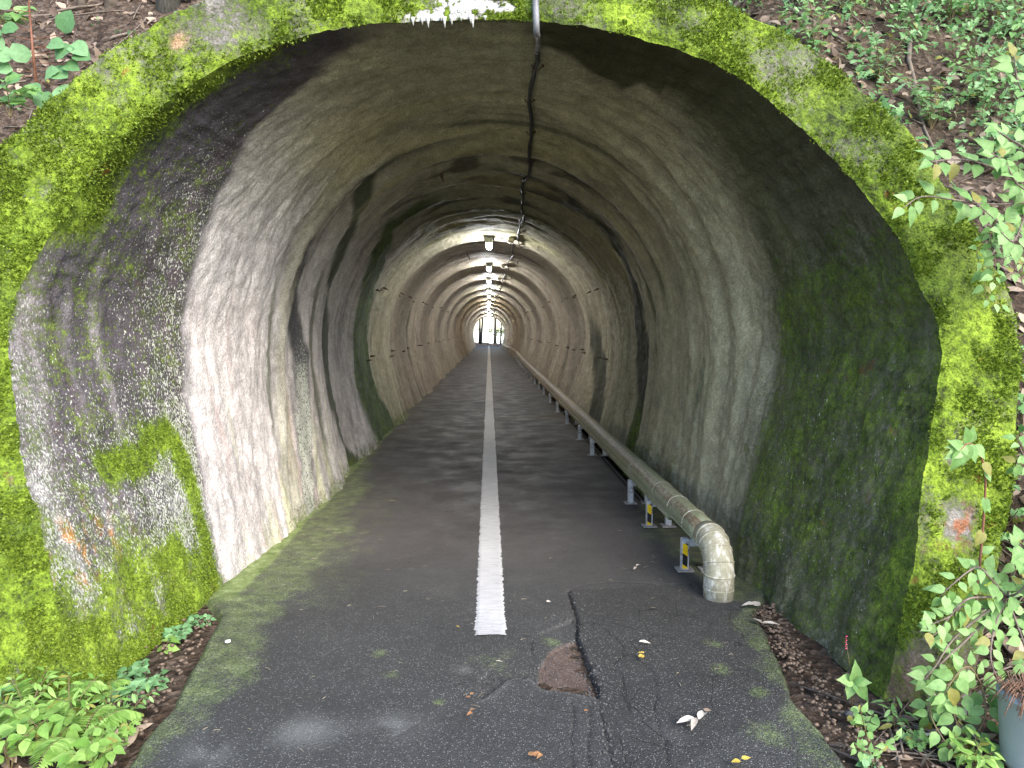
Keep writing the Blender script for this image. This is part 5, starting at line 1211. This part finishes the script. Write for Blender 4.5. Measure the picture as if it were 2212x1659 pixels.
# ------------------------------------------------------------------ raised moss tufts on arch and lining (uncountable)
def tufts(name, P3, N3, wgt, n, s0, s1):
    w = wgt.ravel(); w = w / w.sum(); idx = rng.choice(len(w), n, p=w)
    P = P3.reshape(-1, 3)[idx] + rng.normal(size=(n, 3)) * 0.006; Nn = N3.reshape(-1, 3)[idx]
    P = np.repeat(P, 3, 0); Nn = np.repeat(Nn, 3, 0); k = len(P)
    D = Nn + rng.normal(size=(k, 3)) * 0.55; D /= np.linalg.norm(D, axis=1, keepdims=True)
    X = np.cross(D, rng.normal(size=(k, 3))); X /= np.linalg.norm(X, axis=1, keepdims=True); s = rng.uniform(s0, s1, (k, 1))
    V = np.stack([P - D*.003, P + D*s*.55 + X*s*.30, P + D*s, P + D*s*.55 - X*s*.30], 1)
    o = mesh(name, V.reshape(-1, 3), np.arange(k*4).reshape(-1, 4), M['tuft'], tunnel, False); tag(o, kind='stuff'); return o
vis = (TT < 1) & (np.abs(PG[..., 0]) < 2.75)
Np = np.ones(PG.shape) * pn
jac = np.linalg.norm(np.gradient(PG, axis=1), axis=-1) * np.linalg.norm(np.gradient(PG, axis=0), axis=-1)
tufts('arch_moss', PG, Np, vis * np.clip((pm - 0.48) * 2.5, 0, 1) * sst(.42, .58, fbm(PG[..., 0]*9, PG[..., 1]*9, PG[..., 2]*9, 4, 120)) * jac + 1e-12, 26000, .006, .017)
nl = int(np.searchsorted(VY, 4.6)); Lm = L2[:nl]; mm_ = moss[:nl]
tufts('lining_moss', Lm, NRM[:nl], np.clip((mm_ - 0.62) * 2.5, 0, 1) * (UU[:nl] < .5) * sst(.35, .55, fbm(Lm[..., 0]*9, Lm[..., 1]*9, Lm[..., 2]*9, 4, 121)) + 1e-12, 9000, .005, .013)

# crumbs along the crack and straw bits on the road
b = MB(); cp_ = catmull(np.column_stack([CR, CR[:, 0]*0]), 200)
for k in range(260):
    q = cp_[random.randrange(200)] if k % 3 else np.array([*POT[random.randrange(len(POT))], 0]); x_, y_ = q[0] + random.gauss(0, .03), q[1] + random.gauss(0, .03); s_ = random.uniform(.002, .007)
    z_ = float(road_z(np.array([x_]), np.array([y_]))[0]); b.box((x_, y_, z_ + s_*.4), (s_*1.4, s_, s_), Matrix.Rotation(random.uniform(0, 3), 3, 'Z') @ Matrix.Rotation(random.uniform(0, 1), 3, 'X'))
o = b.build('asphalt_crumbs', mat_plain('broken_asphalt', (.03, .03, .03), (.13, .12, .115), 60, .9)); tag(o, 'loose asphalt crumbs along the big crack', 'rubble', kind='stuff')
b = MB()
for k in range(110):
    y_ = random.uniform(2.1, 5.2); x_ = random.uniform(-1.25, 1.2); a = random.uniform(0, 6.28); l_ = random.uniform(.006, .035)*(1 if k % 6 else 1.8); z_ = float(road_z(np.array([x_]), np.array([y_]))[0]) + .0035
    b.tube([(x_, y_, z_), (x_ + math.cos(a)*l_*.5, y_ + math.sin(a)*l_*.5, z_ + .002), (x_ + math.cos(a)*l_, y_ + math.sin(a)*l_*.9, z_)], random.uniform(.0006, .0014), 3)
tag(b.build('straw_bits', M['straw']), 'short straw and needle bits scattered over the road', 'debris', kind='stuff')
